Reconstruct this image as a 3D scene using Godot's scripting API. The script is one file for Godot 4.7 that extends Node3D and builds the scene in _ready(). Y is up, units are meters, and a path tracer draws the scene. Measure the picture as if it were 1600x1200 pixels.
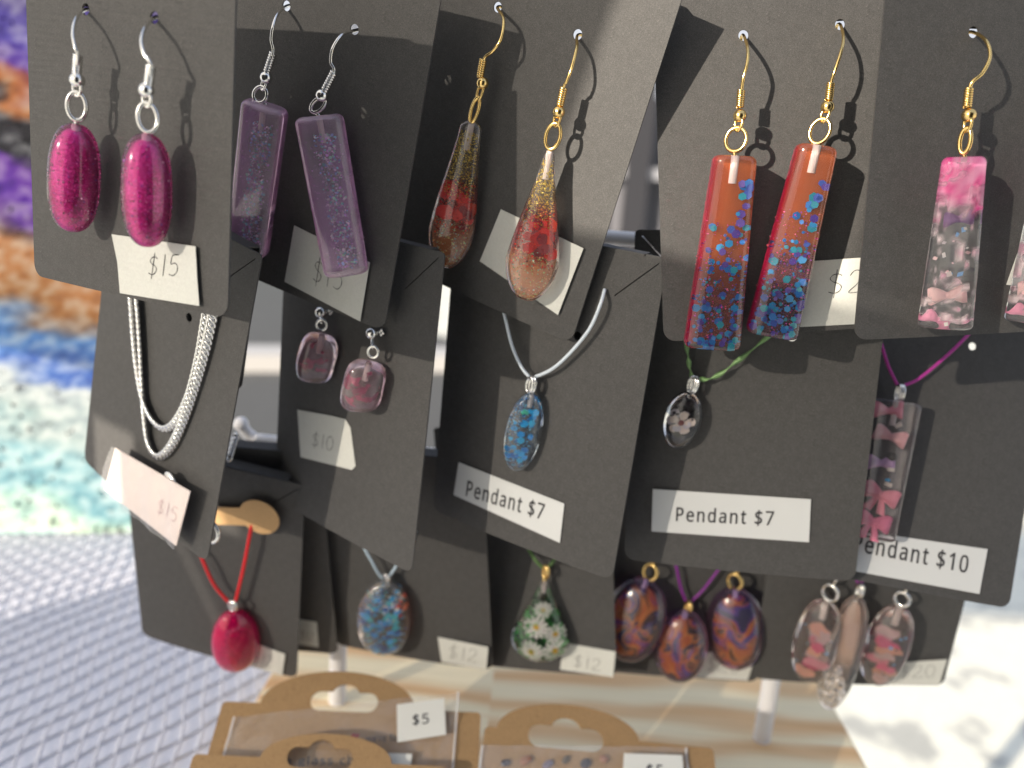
extends Node3D
# A market stall's rack of resin jewellery on black cards, built in metres; the tables in millimetres are in the axes of the card that each piece hangs on.

const MM := 0.001
const BASE_Y := 0.7556
const RACK_Z := -0.2788
const BOARD_L := -0.0935
const BOARD_R := 0.1462
const BOARD_F := 0.1
const BOARD_B := -0.055
const POSTS := [-0.0613, 0.1086]
const RAILS := [Vector3(0.2684, 0.0745, -0.16), Vector3(0.1931, 0.0385, -0.07), Vector3(0.1129, 0.0135, -0.093)]
const TABLE_X := -0.36
const TABLE_Z := -0.3
const TABLE_W := 0.49
const TABLE_D := 0.21
const TABLE_Y := 0.7325
const LATTICE_A := Vector2(0.5235, -0.8520)
const LATTICE_B := Vector2(-0.2872, -0.9579)
const LATTICE_PITCH := 0.00997
const LATTICE_PITCH_B := 0.00716
const LATTICE_AT := Vector2(0.1928, -0.0225)
const LATTICE_LIMIT := 0.265
const ART_W := 0.17
const ART_H := 0.33
const ART_AT := Vector3(-0.275, 0.7345, -0.45)
var rng := RandomNumberGenerator.new()
var mats := {}
var cards := {}
var taken := {}


class Geo:
	# Collects triangles wound counter-clockwise seen from outside; mesh() turns them the way Godot wants.
	var v := PackedVector3Array()
	var c := PackedColorArray()
	var u := PackedVector2Array()
	var f := PackedInt32Array()
	var tint := Color(1, 1, 1)
	func vert(p: Vector3, uv := Vector2.ZERO) -> int:
		v.append(p)
		c.append(tint)
		u.append(uv)
		return v.size() - 1
	func tri(a: int, b: int, d: int):
		f.append(a)
		f.append(b)
		f.append(d)
	func face(ps: Array):
		var at := v.size()
		for p in ps:
			vert(p, Vector2(p.x, p.y))
		for k in range(1, ps.size() - 1):
			tri(at, at + k, at + k + 1)
	func rings(rows: Array, around := true, cap0 := true, cap1 := true):
		# rows of equally many points, joined by quads; the ends are closed by fans
		var n: int = rows[0].size()
		var at := v.size()
		for r in rows.size():
			for k in n:
				vert(rows[r][k], Vector2(float(k) / n, float(r) / maxi(1, rows.size() - 1)))
		for r in rows.size() - 1:
			for k in (n if around else n - 1):
				var a := at + r * n + k
				var b := at + r * n + (k + 1) % n
				tri(a, b, b + n)
				tri(a, b + n, a + n)
		if not around:
			return
		for e in 2:
			if (e == 0 and not cap0) or (e == 1 and not cap1):
				continue
			var first := at + (0 if e == 0 else (rows.size() - 1) * n)
			var mid := Vector3.ZERO
			for k in n:
				mid += v[first + k] / n
			var m := vert(mid)
			for k in n:
				if e == 0:
					tri(m, first + (k + 1) % n, first + k)
				else:
					tri(m, first + k, first + (k + 1) % n)
	func tube(path: PackedVector3Array, radius: float, sides := 8, closed := false, r_end := -1.0):
		var n := path.size()
		var rows := []
		var side := Vector3.ZERO
		for k in n:
			var t: Vector3 = (path[(k + 1) % n] - path[(k - 1 + n) % n]) if closed else (path[mini(k + 1, n - 1)] - path[maxi(k - 1, 0)])
			t = t.normalized() if t.length() > 1e-9 else Vector3.UP
			if side == Vector3.ZERO:
				side = t.cross(Vector3.UP if absf(t.y) < 0.8 else Vector3.RIGHT).normalized()
			side = (side - t * side.dot(t)).normalized()
			var up := side.cross(t)
			var r := radius if r_end < 0 else lerpf(radius, r_end, float(k) / (n - 1))
			var row := PackedVector3Array()
			for a in sides:
				var w := TAU * a / sides
				row.append(path[k] + (side * cos(w) - up * sin(w)) * r)
			rows.append(row)
		if closed:
			rows.append(rows[0])
			rings(rows, true, false, false)
		else:
			rings(rows)
	func ball(at: Vector3, r: Vector3, n := 10):
		var rows := []
		for i in range(1, n):
			var w := PI * i / n
			var row := PackedVector3Array()
			for k in n * 2:
				var a := TAU * k / (n * 2)
				row.append(at + Vector3(sin(w) * cos(a), -cos(w), -sin(w) * sin(a)) * r)
			rows.append(row)
		rings(rows)
	func box(lo: Vector3, hi: Vector3):
		var p := func(i): return Vector3(hi.x if i & 1 else lo.x, hi.y if i & 2 else lo.y, hi.z if i & 4 else lo.z)
		for q in [[4, 5, 7, 6], [1, 0, 2, 3], [5, 1, 3, 7], [0, 4, 6, 2], [6, 7, 3, 2], [0, 1, 5, 4]]:
			face([p.call(q[0]), p.call(q[1]), p.call(q[2]), p.call(q[3])])
	func plate(poly: PackedVector2Array, holes: Array, z0: float, z1: float, cuts: Array = [], lift = null, edge := Color(1, 1, 1)):
		# a sheet with that outline from z0 to z1; the cuts (x values) run through the holes
		var z := func(p: Vector2): return lift.call(p) if lift != null else 0.0
		if Geometry2D.is_polygon_clockwise(poly):
			poly.reverse()
		var xs: Array = cuts.duplicate()
		xs.append(-1.0)
		xs.append(1.0)
		xs.sort()
		for k in xs.size() - 1:
			if xs[k + 1] - xs[k] < 1e-6:
				continue
			var strip := PackedVector2Array([Vector2(xs[k], -2), Vector2(xs[k + 1], -2), Vector2(xs[k + 1], 2), Vector2(xs[k], 2)])
			var pieces := Geometry2D.intersect_polygons(scaled(poly, 1000), scaled(strip, 1000))
			for h in holes:
				var left := []
				for piece in pieces:
					for q in Geometry2D.clip_polygons(piece, scaled(h, 1000)):
						left.append(q)
				pieces.assign(left)
			for piece in pieces:
				var t := Geometry2D.triangulate_polygon(piece)
				var ps := scaled(piece, 0.001)
				for top in 2:
					var at := v.size()
					for p in ps:
						vert(Vector3(p.x, p.y, (z1 if top else z0) + z.call(p)), p)
					for i in range(0, t.size(), 3):
						var turn: float = (ps[t[i + 1]] - ps[t[i]]).cross(ps[t[i + 2]] - ps[t[i]])
						if (turn > 0) == (top == 1):
							tri(at + t[i], at + t[i + 1], at + t[i + 2])
						else:
							tri(at + t[i], at + t[i + 2], at + t[i + 1])
		var loops := [poly]
		var was := tint
		if edge != Color(1, 1, 1):
			tint = edge
		for h in holes:
			var hh: PackedVector2Array = h.duplicate()
			if not Geometry2D.is_polygon_clockwise(hh):
				hh.reverse()
			loops.append(hh)
		for l in loops:
			for k in l.size():
				var a: Vector2 = l[k]
				var b: Vector2 = l[(k + 1) % l.size()]
				face([Vector3(a.x, a.y, z0 + z.call(a)), Vector3(b.x, b.y, z0 + z.call(b)), Vector3(b.x, b.y, z1 + z.call(b)), Vector3(a.x, a.y, z1 + z.call(a))])
		tint = was
	func scaled(p: PackedVector2Array, k: float) -> PackedVector2Array:
		var out := PackedVector2Array()
		for q in p:
			out.append(q * k)
		return out
	func mesh(m: Material) -> ArrayMesh:
		var n := PackedVector3Array()
		n.resize(v.size())
		for k in range(0, f.size(), 3):
			var w := (v[f[k + 1]] - v[f[k]]).cross(v[f[k + 2]] - v[f[k]]) * 1e6
			n[f[k]] += w
			n[f[k + 1]] += w
			n[f[k + 2]] += w
		for k in n.size():
			n[k] = n[k].normalized() if n[k].length() > 1e-12 else Vector3.UP
		var r := f.duplicate()
		r.reverse()
		var a := []
		a.resize(Mesh.ARRAY_MAX)
		a[Mesh.ARRAY_VERTEX] = v
		a[Mesh.ARRAY_NORMAL] = n
		a[Mesh.ARRAY_COLOR] = c
		a[Mesh.ARRAY_TEX_UV] = u
		a[Mesh.ARRAY_INDEX] = r
		var out := ArrayMesh.new()
		out.add_surface_from_arrays(Mesh.PRIMITIVE_TRIANGLES, a)
		out.surface_set_material(0, m)
		return out


# ---------------------------------------------------------------- naming and materials

func V(x: float, y: float, z: float) -> Vector3:
	return Vector3(x, y, z) * MM


func numbered(called: String) -> String:
	var n: int = taken.get(called, 0)
	taken[called] = n + 1
	return called if n == 0 else "%s_%03d" % [called, n]


func thing(called: String, label: String, category: String, group := "") -> Node3D:
	var o := Node3D.new()
	o.name = numbered(called)
	add_child(o)
	tag(o, label, category, group)
	return o


func tag(o: Node, label: String, category: String, group := ""):
	if label:
		o.set_meta("label", label)
	if category:
		o.set_meta("category", category)
	if group:
		o.set_meta("group", group)


func part(called: String, mesh: Mesh, parent: Node, place := Transform3D(), label := "") -> MeshInstance3D:
	var o := MeshInstance3D.new()
	o.name = called
	var k := 0
	while parent.has_node(NodePath(o.name)):
		k += 1
		o.name = "%s_%03d" % [called, k]
	o.mesh = mesh
	o.transform = place
	parent.add_child(o)
	if label:
		o.set_meta("label", label)
	return o


func structure(called: String, mesh: Mesh) -> MeshInstance3D:
	var o := part(called, mesh, self)
	o.set_meta("kind", "structure")
	return o


func lin(r: float, g: float, b: float) -> Color:   # a material colour given as linear reflectance
	return Color(r, g, b).linear_to_srgb()


func mat(called: String, col: Color, rough := 0.6, metal := 0.0) -> StandardMaterial3D:
	if mats.has(called):
		return mats[called]
	var m := StandardMaterial3D.new()
	m.resource_name = called
	m.albedo_color = col
	m.roughness = rough
	m.metallic = metal
	mats[called] = m
	return m


func resin(called: String, col: Color, body := 0.0, rough := 0.03) -> StandardMaterial3D:
	# cast resin: light is bent and tinted; body is the milky share. Vertex colours carry the dye.
	if mats.has(called):
		return mats[called]
	var m := mat(called, Color(col.r, col.g, col.b, body), rough)
	m.transparency = BaseMaterial3D.TRANSPARENCY_ALPHA
	m.refraction_enabled = true
	m.refraction_scale = 0.05
	m.vertex_color_use_as_albedo = true
	m.clearcoat_enabled = true
	m.clearcoat = 0.35
	m.clearcoat_roughness = 0.15
	return m


func film(called: String, col: Color, a: float, rough := 0.08) -> StandardMaterial3D:
	var m := mat(called, Color(col.r, col.g, col.b, a), rough)
	m.transparency = BaseMaterial3D.TRANSPARENCY_ALPHA
	m.cull_mode = BaseMaterial3D.CULL_DISABLED
	return m


func triplanar(m: StandardMaterial3D, per_metre: float, world := false):
	m.uv1_triplanar = true
	m.uv1_world_triplanar = world
	m.uv1_scale = Vector3.ONE * per_metre


func picture(w: int, h: int, paint: Callable) -> ImageTexture:
	var im := Image.create(w, h, false, Image.FORMAT_RGB8)
	for y in h:
		for x in w:
			im.set_pixel(x, y, paint.call(x, y))
	return ImageTexture.create_from_image(im)


func noise(frequency: float, seed_: int, octaves := 3) -> FastNoiseLite:
	var n := FastNoiseLite.new()
	n.seed = seed_
	n.frequency = frequency
	n.fractal_octaves = octaves
	return n


func grained(m: StandardMaterial3D, size: int, per_metre: float, base: Color, spread: float, specks: float, speck: Color, seed_: int, relief := 0.0):
	# paper: fine grain, a few pale fibres and specks of dust
	rng.seed = seed_
	var cloud := noise(0.02, seed_)
	var im := Image.create(size, size, false, Image.FORMAT_RGB8)
	for y in size:
		for x in size:
			var k := 1.0 + rng.randf_range(-spread, spread) + 0.25 * spread * cloud.get_noise_2d(x, y)
			im.set_pixel(x, y, Color(base.r * k, base.g * k, base.b * k))
	for k in int(specks):
		var p := Vector2(rng.randf() * size, rng.randf() * size)
		var d := Vector2.from_angle(rng.randf() * TAU)
		for s in rng.randi_range(1, 4):
			var q := p + d * s
			im.set_pixel(posmod(int(q.x), size), posmod(int(q.y), size), base.lerp(speck, rng.randf_range(0.2, 0.8)))
	m.albedo_color = Color.WHITE
	m.albedo_texture = ImageTexture.create_from_image(im)
	triplanar(m, per_metre)
	if relief > 0:
		m.heightmap_enabled = true
		m.heightmap_texture = m.albedo_texture
		m.heightmap_scale = relief


func make_materials():
	var layer := mat("dye_layer", Color.WHITE, 0.4)
	layer.vertex_color_use_as_albedo = true
	layer.transparency = BaseMaterial3D.TRANSPARENCY_ALPHA
	var card := mat("black_card", Color.WHITE, 0.72)
	grained(card, 256, 45.0, Color(0.272, 0.269, 0.266), 0.24, 110, Color(0.5, 0.49, 0.47), 3)
	card.vertex_color_use_as_albedo = true
	var paper := mat("white_paper", Color.WHITE, 0.8)
	grained(paper, 128, 30.0, Color(0.81, 0.815, 0.79), 0.02, 20, Color(0.8, 0.8, 0.75), 5)
	var kraft := mat("kraft_paper", Color.WHITE, 0.85)
	grained(kraft, 192, 25.0, Color(0.62, 0.5, 0.35), 0.07, 500, Color(0.45, 0.34, 0.22), 8)
	var tan_card := mat("tan_card", Color.WHITE, 0.8)
	grained(tan_card, 128, 30.0, Color(0.8, 0.65, 0.46), 0.03, 60, Color(0.7, 0.55, 0.36), 9)
	mat("sleek_label", lin(0.63, 0.645, 0.64), 0.22)
	mat("ink", lin(0.03, 0.03, 0.035), 0.6)
	mat("pale_ink", lin(0.09, 0.09, 0.1), 0.7)
	mat("pink_ink", lin(0.55, 0.32, 0.34), 0.7)
	mat("silver", lin(0.86, 0.85, 0.82), 0.16, 1.0)
	mat("gold", lin(0.93, 0.66, 0.26), 0.18, 1.0)
	mat("white_metal", lin(0.78, 0.78, 0.8), 0.35)
	var sparkle := mat("sparkle", Color.WHITE, 0.3, 0.4)
	sparkle.vertex_color_use_as_albedo = true
	var flake := mat("flake", Color.WHITE, 0.28, 0.1)
	flake.vertex_color_use_as_albedo = true
	var dyed := mat("dyed", Color.WHITE, 0.55)
	dyed.vertex_color_use_as_albedo = true
	resin("clear_resin", Color(0.98, 0.98, 0.98))
	resin("frosted_resin", Color(0.98, 0.92, 0.94), 0.07, 0.14)
	resin("milky_resin", Color(0.98, 0.98, 0.98), 0.22)


# ---------------------------------------------------------------- shapes

func spline(ps: Array, steps := 6) -> PackedVector3Array:
	var out := PackedVector3Array()
	for k in ps.size() - 1:
		var a: Vector3 = ps[maxi(k - 1, 0)]
		var d: Vector3 = ps[mini(k + 2, ps.size() - 1)]
		for s in steps:
			out.append((ps[k] as Vector3).cubic_interpolate(ps[k + 1], a, d, float(s) / steps))
	out.append(ps[-1])
	return out


func wire(ps: Array, r: float, m: Material, sides := 8, closed := false) -> Mesh:
	var g := Geo.new()
	g.tube(PackedVector3Array(ps), r, sides, closed)
	return g.mesh(m)


func ring(at: Vector3, across: Vector3, along: Vector3, r: float, m: Material, steps := 28, from := 0.0) -> Mesh:
	var ps := []
	for k in steps:
		var a := TAU * k / steps
		ps.append(at + across * sin(a) - along * cos(a))
	return wire(ps, r, m, 8, true)


func superround(w: float, e: float) -> Vector2:
	var cx := cos(w)
	var sx := sin(w)
	return Vector2(signf(cx) * pow(absf(cx), 2.0 / e), signf(sx) * pow(absf(sx), 2.0 / e))


func loft(half: float, section: Callable, m: Material, dye = null, e := 2.0, rows := 36, around := 40, swell = null) -> Mesh:
	# a cast body along y: section(t) gives the half width and half depth at t (-1 bottom, 1 top)
	var g := Geo.new()
	var all := []
	for r in rows + 1:
		var t := sin(PI * (float(r) / rows - 0.5))
		if r == 0 or r == rows:
			t *= 0.9995
		var wd: Vector2 = section.call(t)
		var row := PackedVector3Array()
		for k in around:
			var q := superround(-TAU * k / around, e)
			var p := Vector3(q.x * wd.x, t * half, q.y * wd.y)
			if swell != null:
				p += swell.call(p)
			row.append(p)
		all.append(row)
	g.rings(all)
	if dye != null:
		for k in g.v.size():
			g.c[k] = dye.call(g.v[k])
	return g.mesh(m)


func bar_section(half: float, w_top: float, w_bottom: float, d: float, r: float) -> Callable:
	return func(t: float) -> Vector2:
		var w := lerpf(w_bottom, w_top, (t + 1) / 2)
		var q := (1 - absf(t)) * half
		var inset := 0.0
		if q < r:
			inset = r - sqrt(maxf(0.0, r * r - (r - q) * (r - q)))
		return Vector2(maxf(w - inset, 0.0001), maxf(d - inset * 0.9, 0.0001))


func oval_section(w: float, d: float, p := 2.0, lean := 0.0) -> Callable:
	return func(t: float) -> Vector2:
		var k := pow(maxf(0.0, 1.0 - pow(absf(t), p)), 1.0 / p)
		k *= 1.0 - lean * t
		return Vector2(maxf(w * k, 0.00002), maxf(d * k, 0.00002))


func drop_section(w: float, d: float, tip := 0.3) -> Callable:
	# teardrop: round below, slender above
	return func(t: float) -> Vector2:
		var s := (t + 1) / 2
		var low := sqrt(maxf(0.0, 1 - pow(1 - minf(s / 0.3, 1.0), 2.0)))
		var high := lerpf(1.0, tip, smoothstep(0.26, 1.0, s) * 0.5 + 0.5 * clampf((s - 0.26) / 0.74, 0, 1))
		var end := sqrt(clampf((1 - s) / 0.04, 0, 1))
		var k := low * high * maxf(end, 0.02)
		return Vector2(maxf(w * k, 0.00002), maxf(d * k, 0.00002))


func hexagon(n := 6) -> ArrayMesh:
	var g := Geo.new()
	var ps := []
	for k in n:
		ps.append(Vector3(cos(TAU * k / n), sin(TAU * k / n), 0) * 0.5)
	g.face(ps)
	return g.mesh(mats["flake"])


func scatter(parent: Node, called: String, count: int, spot: Callable, colours: Array, lo: float, hi: float, seed_: int, m := "flake", tilt := 0.6, sides := 6):
	# glitter nobody could count: flat flakes hanging in the resin
	rng.seed = seed_
	var mm := MultiMesh.new()
	mm.transform_format = MultiMesh.TRANSFORM_3D
	mm.use_colors = true
	var shape := hexagon(sides)
	shape.surface_set_material(0, mats[m])
	mm.mesh = shape
	mm.instance_count = count
	for k in count:
		var size := lo + (hi - lo) * pow(rng.randf(), 2.0)
		var b := Basis.from_euler(Vector3(rng.randf_range(-tilt, tilt), rng.randf_range(-tilt, tilt), rng.randf() * TAU)).scaled(Vector3.ONE * size * MM)
		mm.set_instance_transform(k, Transform3D(b, spot.call()))
		var c: Color = colours[rng.randi() % colours.size()]
		var j := rng.randf_range(0.7, 1.2)
		mm.set_instance_color(k, Color(c.r * j, c.g * j, c.b * j))
	var o := MultiMeshInstance3D.new()
	o.name = called
	o.multimesh = mm
	parent.add_child(o, true)
	o.set_meta("kind", "stuff")


func chips(parent: Node, called: String, count: int, spot: Callable, colours: Array, lo: float, hi: float, seed_: int, tilt := 0.5):
	# the flakes large enough to pick apart: each a thin hexagon of its own
	rng.seed = seed_
	var shapes := []
	for c in colours:
		var g := Geo.new()
		g.tint = c
		var ps := PackedVector2Array()
		for k in 6:
			ps.append(Vector2.from_angle(TAU * k / 6) * 0.0005)
		g.plate(ps, [], -0.00002, 0.00002)
		shapes.append(g.mesh(mats["flake"]))
	for k in count:
		var s := rng.randf_range(lo, hi)
		var b := Basis.from_euler(Vector3(rng.randf_range(-tilt, tilt), rng.randf_range(-tilt, tilt), rng.randf() * TAU)).scaled(Vector3(s, s, 1.0))
		part(called, shapes[rng.randi() % shapes.size()], parent, Transform3D(b, spot.call()))


func inside(half: float, section: Callable, t0: float, t1: float, keep := 0.85, flat := 0.7, x0 := -1.0, x1 := 1.0, z0 := -1.0) -> Callable:
	return func() -> Vector3:
		var t := rng.randf_range(t0, t1)
		var wd: Vector2 = section.call(t)
		var a := rng.randf_range(x0, x1)
		var z := rng.randf_range(z0, 1) * sqrt(maxf(0.0, 1 - a * a * 0.8))
		return Vector3(a * wd.x * keep, t * half, z * wd.y * keep * flat)


func bow(parent: Node, at: Vector3, size: float, turn: Vector3, col: Color, tails := false):
	# a little cast bow: two crimped lobes, a knot, sometimes two tails
	var g := Geo.new()
	g.tint = col
	for s in [-1.0, 1.0]:
		var rows := []
		for r in 7:
			var k := r / 6.0
			var wd := lerpf(0.14, 0.42, k) * (1.0 - 0.25 * maxf(0, k - 0.8) * 5)
			var th := (0.1 + 0.12 * sin(PI * k)) * (1.0 if r < 6 else 0.3)
			var row := PackedVector3Array()
			for a in 14:
				var q := superround(-TAU * a / 14.0 * s, 1.6)
				row.append(Vector3(s * k * 0.62, q.x * wd + 0.05 * sin(k * 3), q.y * th * (1.0 + 0.35 * cos(3 * TAU * a / 14.0))) * size)
			rows.append(row)
		g.rings(rows)
		if tails:
			var tail := []
			for r in 4:
				var k := r / 3.0
				var row := PackedVector3Array()
				for a in 8:
					var q := superround(TAU * a / 8.0, 2.0)
					row.append(Vector3(s * (0.08 + 0.2 * k) + q.x * (0.1 + 0.07 * k), -0.1 - k * 0.62, q.y * 0.05) * size)
				tail.append(row)
			g.rings(tail)
	g.ball(Vector3.ZERO, Vector3(0.14, 0.16, 0.15) * size, 5)
	part("bow", g.mesh(mats["dyed"]), parent, Transform3D(Basis.from_euler(turn), at))


func daisy(parent: Node, at: Vector3, r: float, turn: Vector3, petals: int, petal: Color, eye: Color, called := "daisy"):
	var g := Geo.new()
	g.tint = petal
	for k in petals:
		var a := TAU * k / petals
		var rows := []
		for i in 5:
			var q: float = [0.22, 0.45, 0.7, 0.9, 1.0][i]
			var w: float = [0.05, 0.11, 0.15, 0.13, 0.03][i] * 12.0 / maxf(petals, 4.5)
			var mid := Vector3(cos(a), sin(a), 0.0) * q * r
			var out := Vector3(-sin(a), cos(a), 0) * w * r
			rows.append(PackedVector3Array([mid - out + Vector3(0, 0, 0.06 * r), mid, mid + out + Vector3(0, 0, 0.06 * r)]))
		g.rings(rows, false)
	g.tint = eye
	g.ball(Vector3(0, 0, 0.03 * r), Vector3(0.24, 0.24, 0.12) * r, 5)
	part(called, g.mesh(mats["dyed"]), parent, Transform3D(Basis.from_euler(turn), at))


# ---------------------------------------------------------------- writing

const STROKES := {
	"$": [[0.62, 0.8, 0.5, 0.88, 0.3, 0.86, 0.2, 0.72, 0.3, 0.58, 0.5, 0.48, 0.62, 0.34, 0.56, 0.16, 0.38, 0.08, 0.16, 0.16], [0.44, 1.08, 0.36, -0.12]],
	"1": [[0.3, 0.98, 0.28, 0.0]],
	"5": [[0.62, 0.94, 0.26, 0.92, 0.2, 0.54, 0.42, 0.58, 0.6, 0.44, 0.6, 0.2, 0.4, 0.02, 0.14, 0.08]],
	"0": [[0.4, 0.96, 0.18, 0.8, 0.12, 0.4, 0.26, 0.06, 0.48, 0.04, 0.64, 0.3, 0.64, 0.7, 0.46, 0.95, 0.38, 0.95]],
	"2": [[0.14, 0.76, 0.3, 0.95, 0.54, 0.9, 0.58, 0.68, 0.4, 0.36, 0.12, 0.04, 0.7, 0.04]],
}
const ADVANCE := {"$": 0.78, "1": 0.5, "5": 0.72, "0": 0.76, "2": 0.74}


func hand(text: String, parent: Node, at: Vector3, right: Vector3, up: Vector3, m: String, pen := 0.2):
	# handwritten price: each digit one ink stroke laid on the paper; right spans the whole text, up one digit
	var total := 0.0
	for ch in text:
		total += ADVANCE[ch]
	var x := 0.0
	var g := Geo.new()
	var out := right.cross(up).normalized() * 0.00006
	for ch in text:
		for s in STROKES[ch]:
			var ps := []
			for k in range(0, s.size(), 2):
				ps.append(at + right * ((x + s[k]) / total) + up * s[k + 1] + out)
			var path := spline(ps, 5)
			var rows := []
			for k in path.size():
				var t := (path[mini(k + 1, path.size() - 1)] - path[maxi(k - 1, 0)]).normalized()
				var side := t.cross(out.normalized()) * pen * MM * (0.42 + 0.1 * sin(k * 0.9))
				rows.append(PackedVector3Array([path[k] + side, path[k] + out.normalized() * 0.00003, path[k] - side]))
			g.rings(rows, false)
		x += ADVANCE[ch]
	return part("price_lettering", g.mesh(mats[m]), parent)


func printed(text: String, parent: Node, at: Vector3, right: Vector3, up: Vector3, m: String, font := "Droid Sans"):
	# printed lettering scaled to the given baseline and cap height
	var t := TextMesh.new()
	var f := SystemFont.new()
	f.font_names = PackedStringArray([font])
	var spaced := FontVariation.new()
	spaced.base_font = f
	spaced.variation_embolden = 0.35
	spaced.spacing_glyph = 4
	t.font = spaced
	t.font_size = 48
	t.pixel_size = 0.01
	t.depth = 0.02
	t.curve_step = 1.0
	t.horizontal_alignment = HORIZONTAL_ALIGNMENT_LEFT
	t.vertical_alignment = VERTICAL_ALIGNMENT_TOP
	t.text = text
	var b := t.get_aabb()
	var low: float = b.position.y
	if text.contains("$") :
		low += b.size.y * 0.115
	var cap: float = 0.714 * 0.48
	t.material = mats[m]
	var z := right.cross(up).normalized()
	var basis := Basis(right / b.size.x, up / cap, z * 0.002)
	return part("printed_lettering", t, parent, Transform3D(basis, at - basis * Vector3(b.position.x, low, 0) + z * 0.00006))


# ---------------------------------------------------------------- cards

func rounded(w: float, top: float, bottom: float, r: float, r_top := 0.0) -> PackedVector2Array:
	var p := PackedVector2Array()
	var spots := [[-w + r_top, top - r_top, r_top, PI / 2], [-w + r, bottom + r, r, PI], [w - r, bottom + r, r, PI * 1.5], [w - r_top, top - r_top, r_top, 0.0]]
	for s in spots:
		if s[2] <= 0:
			p.append(Vector2(s[0], s[1]))
			continue
		for k in 7:
			p.append(Vector2(s[0], s[1]) + Vector2.from_angle(s[3] + PI / 2 * k / 6) * s[2])
	return p


func disc(at: Vector2, r: float, n := 20) -> PackedVector2Array:
	var p := PackedVector2Array()
	for k in n:
		p.append(at + Vector2.from_angle(TAU * k / n) * r)
	return p


func slit(a: Vector2, b: Vector2, w: float) -> PackedVector2Array:
	var n := (b - a).normalized().orthogonal() * w / 2
	return PackedVector2Array([a - n, b - n, b + n, a + n])


func folded_card(key: String, label: String, group: String, place: Transform3D, top: float, punched: Array, slits: bool, back: float, size := 1.0, fold := 3.0):
	var root := thing("jewellery_card", label, "display card", group)
	root.transform = place
	cards[key] = root
	var bottom := -45.0 * size if slits else -57.5
	var holes := []
	var cuts := []
	for h in punched:
		holes.append(disc(Vector2(h.x, h.y) * MM, 1.15 * MM))
		cuts.append(h.x * MM)
	if slits:
		for s in [-1.0, 1.0]:
			holes.append(slit(Vector2(s * 28.2 * size, top - 1.6) * MM, Vector2(s * (28.2 * size - 9.7), top - 11.5) * MM, 0.28 * MM))
			cuts.append(s * (28.2 * size - 4.9) * MM)
	var g := Geo.new()
	for k in range(-9, 10):
		cuts.append(k * 0.003)
	# the sheet is slightly bowed, and its cut edges show the grey core of the board
	var bow_ := (0.5 + 0.6 * absf(sin(place.origin.x * 321.0))) * MM
	var twist := 0.35 * MM * sin(place.origin.x * 777.0)
	g.plate(rounded(30 * size * MM, top * MM, bottom * MM, 3 * MM, 1.2 * MM if slits else 0.0), holes, -0.42 * MM, 0.0, cuts, func(p: Vector2) -> float:
		var q := p.x / 0.03
		return minf(0.0, -bow_ * q * q + twist * q * q * q), Color(2.3, 2.25, 2.2))
	part("front_panel", g.mesh(mats["black_card"]), root)
	# over the fold the back leaf hangs behind the rail
	part("top_fold", slab(Vector3(-24.5, top - 0.42, -4.6) * MM, Vector3(24.5, top - 0.02, -0.43) * MM, mats["black_card"]), root)
	var h := Geo.new()
	h.plate(rounded(25 * MM, 0.0, -back * MM, 3 * MM), [], -0.42 * MM, 0.0)
	part("back_panel", h.mesh(mats["black_card"]), root, Transform3D(Basis(Vector3.RIGHT, deg_to_rad(fold)), Vector3(0, top - 0.43, -4.2) * MM))
	return root


func label_on(key: String, quad: Array, m := "white_paper", lift := 0.12, curl := 0.0, called := "price_label") -> MeshInstance3D:
	var g := Geo.new()
	var p := PackedVector2Array()
	for q in quad:
		p.append(Vector2(q.x, q.y) * MM)
	var low: Vector2 = p[p.size() / 2]
	var bend := func(q: Vector2): return curl * MM * pow(clampf((q - low).length() / 0.02, 0, 1.5), 2.0) if curl != 0 else 0.0
	g.plate(p, [], lift * MM, (lift + 0.1) * MM, [], bend)
	return part(called, g.mesh(mats[m]), cards[key])


# ---------------------------------------------------------------- jewellery

func set_on(o: Node3D, key: String, at: Vector3):
	o.transform = cards[key].transform * Transform3D(Basis(), at)


func frame(top: Vector3, bottom: Vector3, front: Vector3) -> Transform3D:
	var y := (top - bottom).normalized()
	var z := (front - y * front.dot(y)).normalized()
	return Transform3D(Basis(y.cross(z), y, z), (top + bottom) / 2)


func coil(a: Vector3, b: Vector3, r: float, thick: float, turns: int, m: Material) -> Mesh:
	var y := (b - a).normalized()
	var x := y.cross(Vector3.BACK).normalized()
	var z := x.cross(y)
	var ps := []
	var n := turns * 14
	for k in n + 1:
		var w := TAU * turns * k / n
		ps.append(a.lerp(b, float(k) / n) + (x * cos(w) + z * sin(w)) * r)
	return wire(ps, thick, m, 6)


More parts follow.
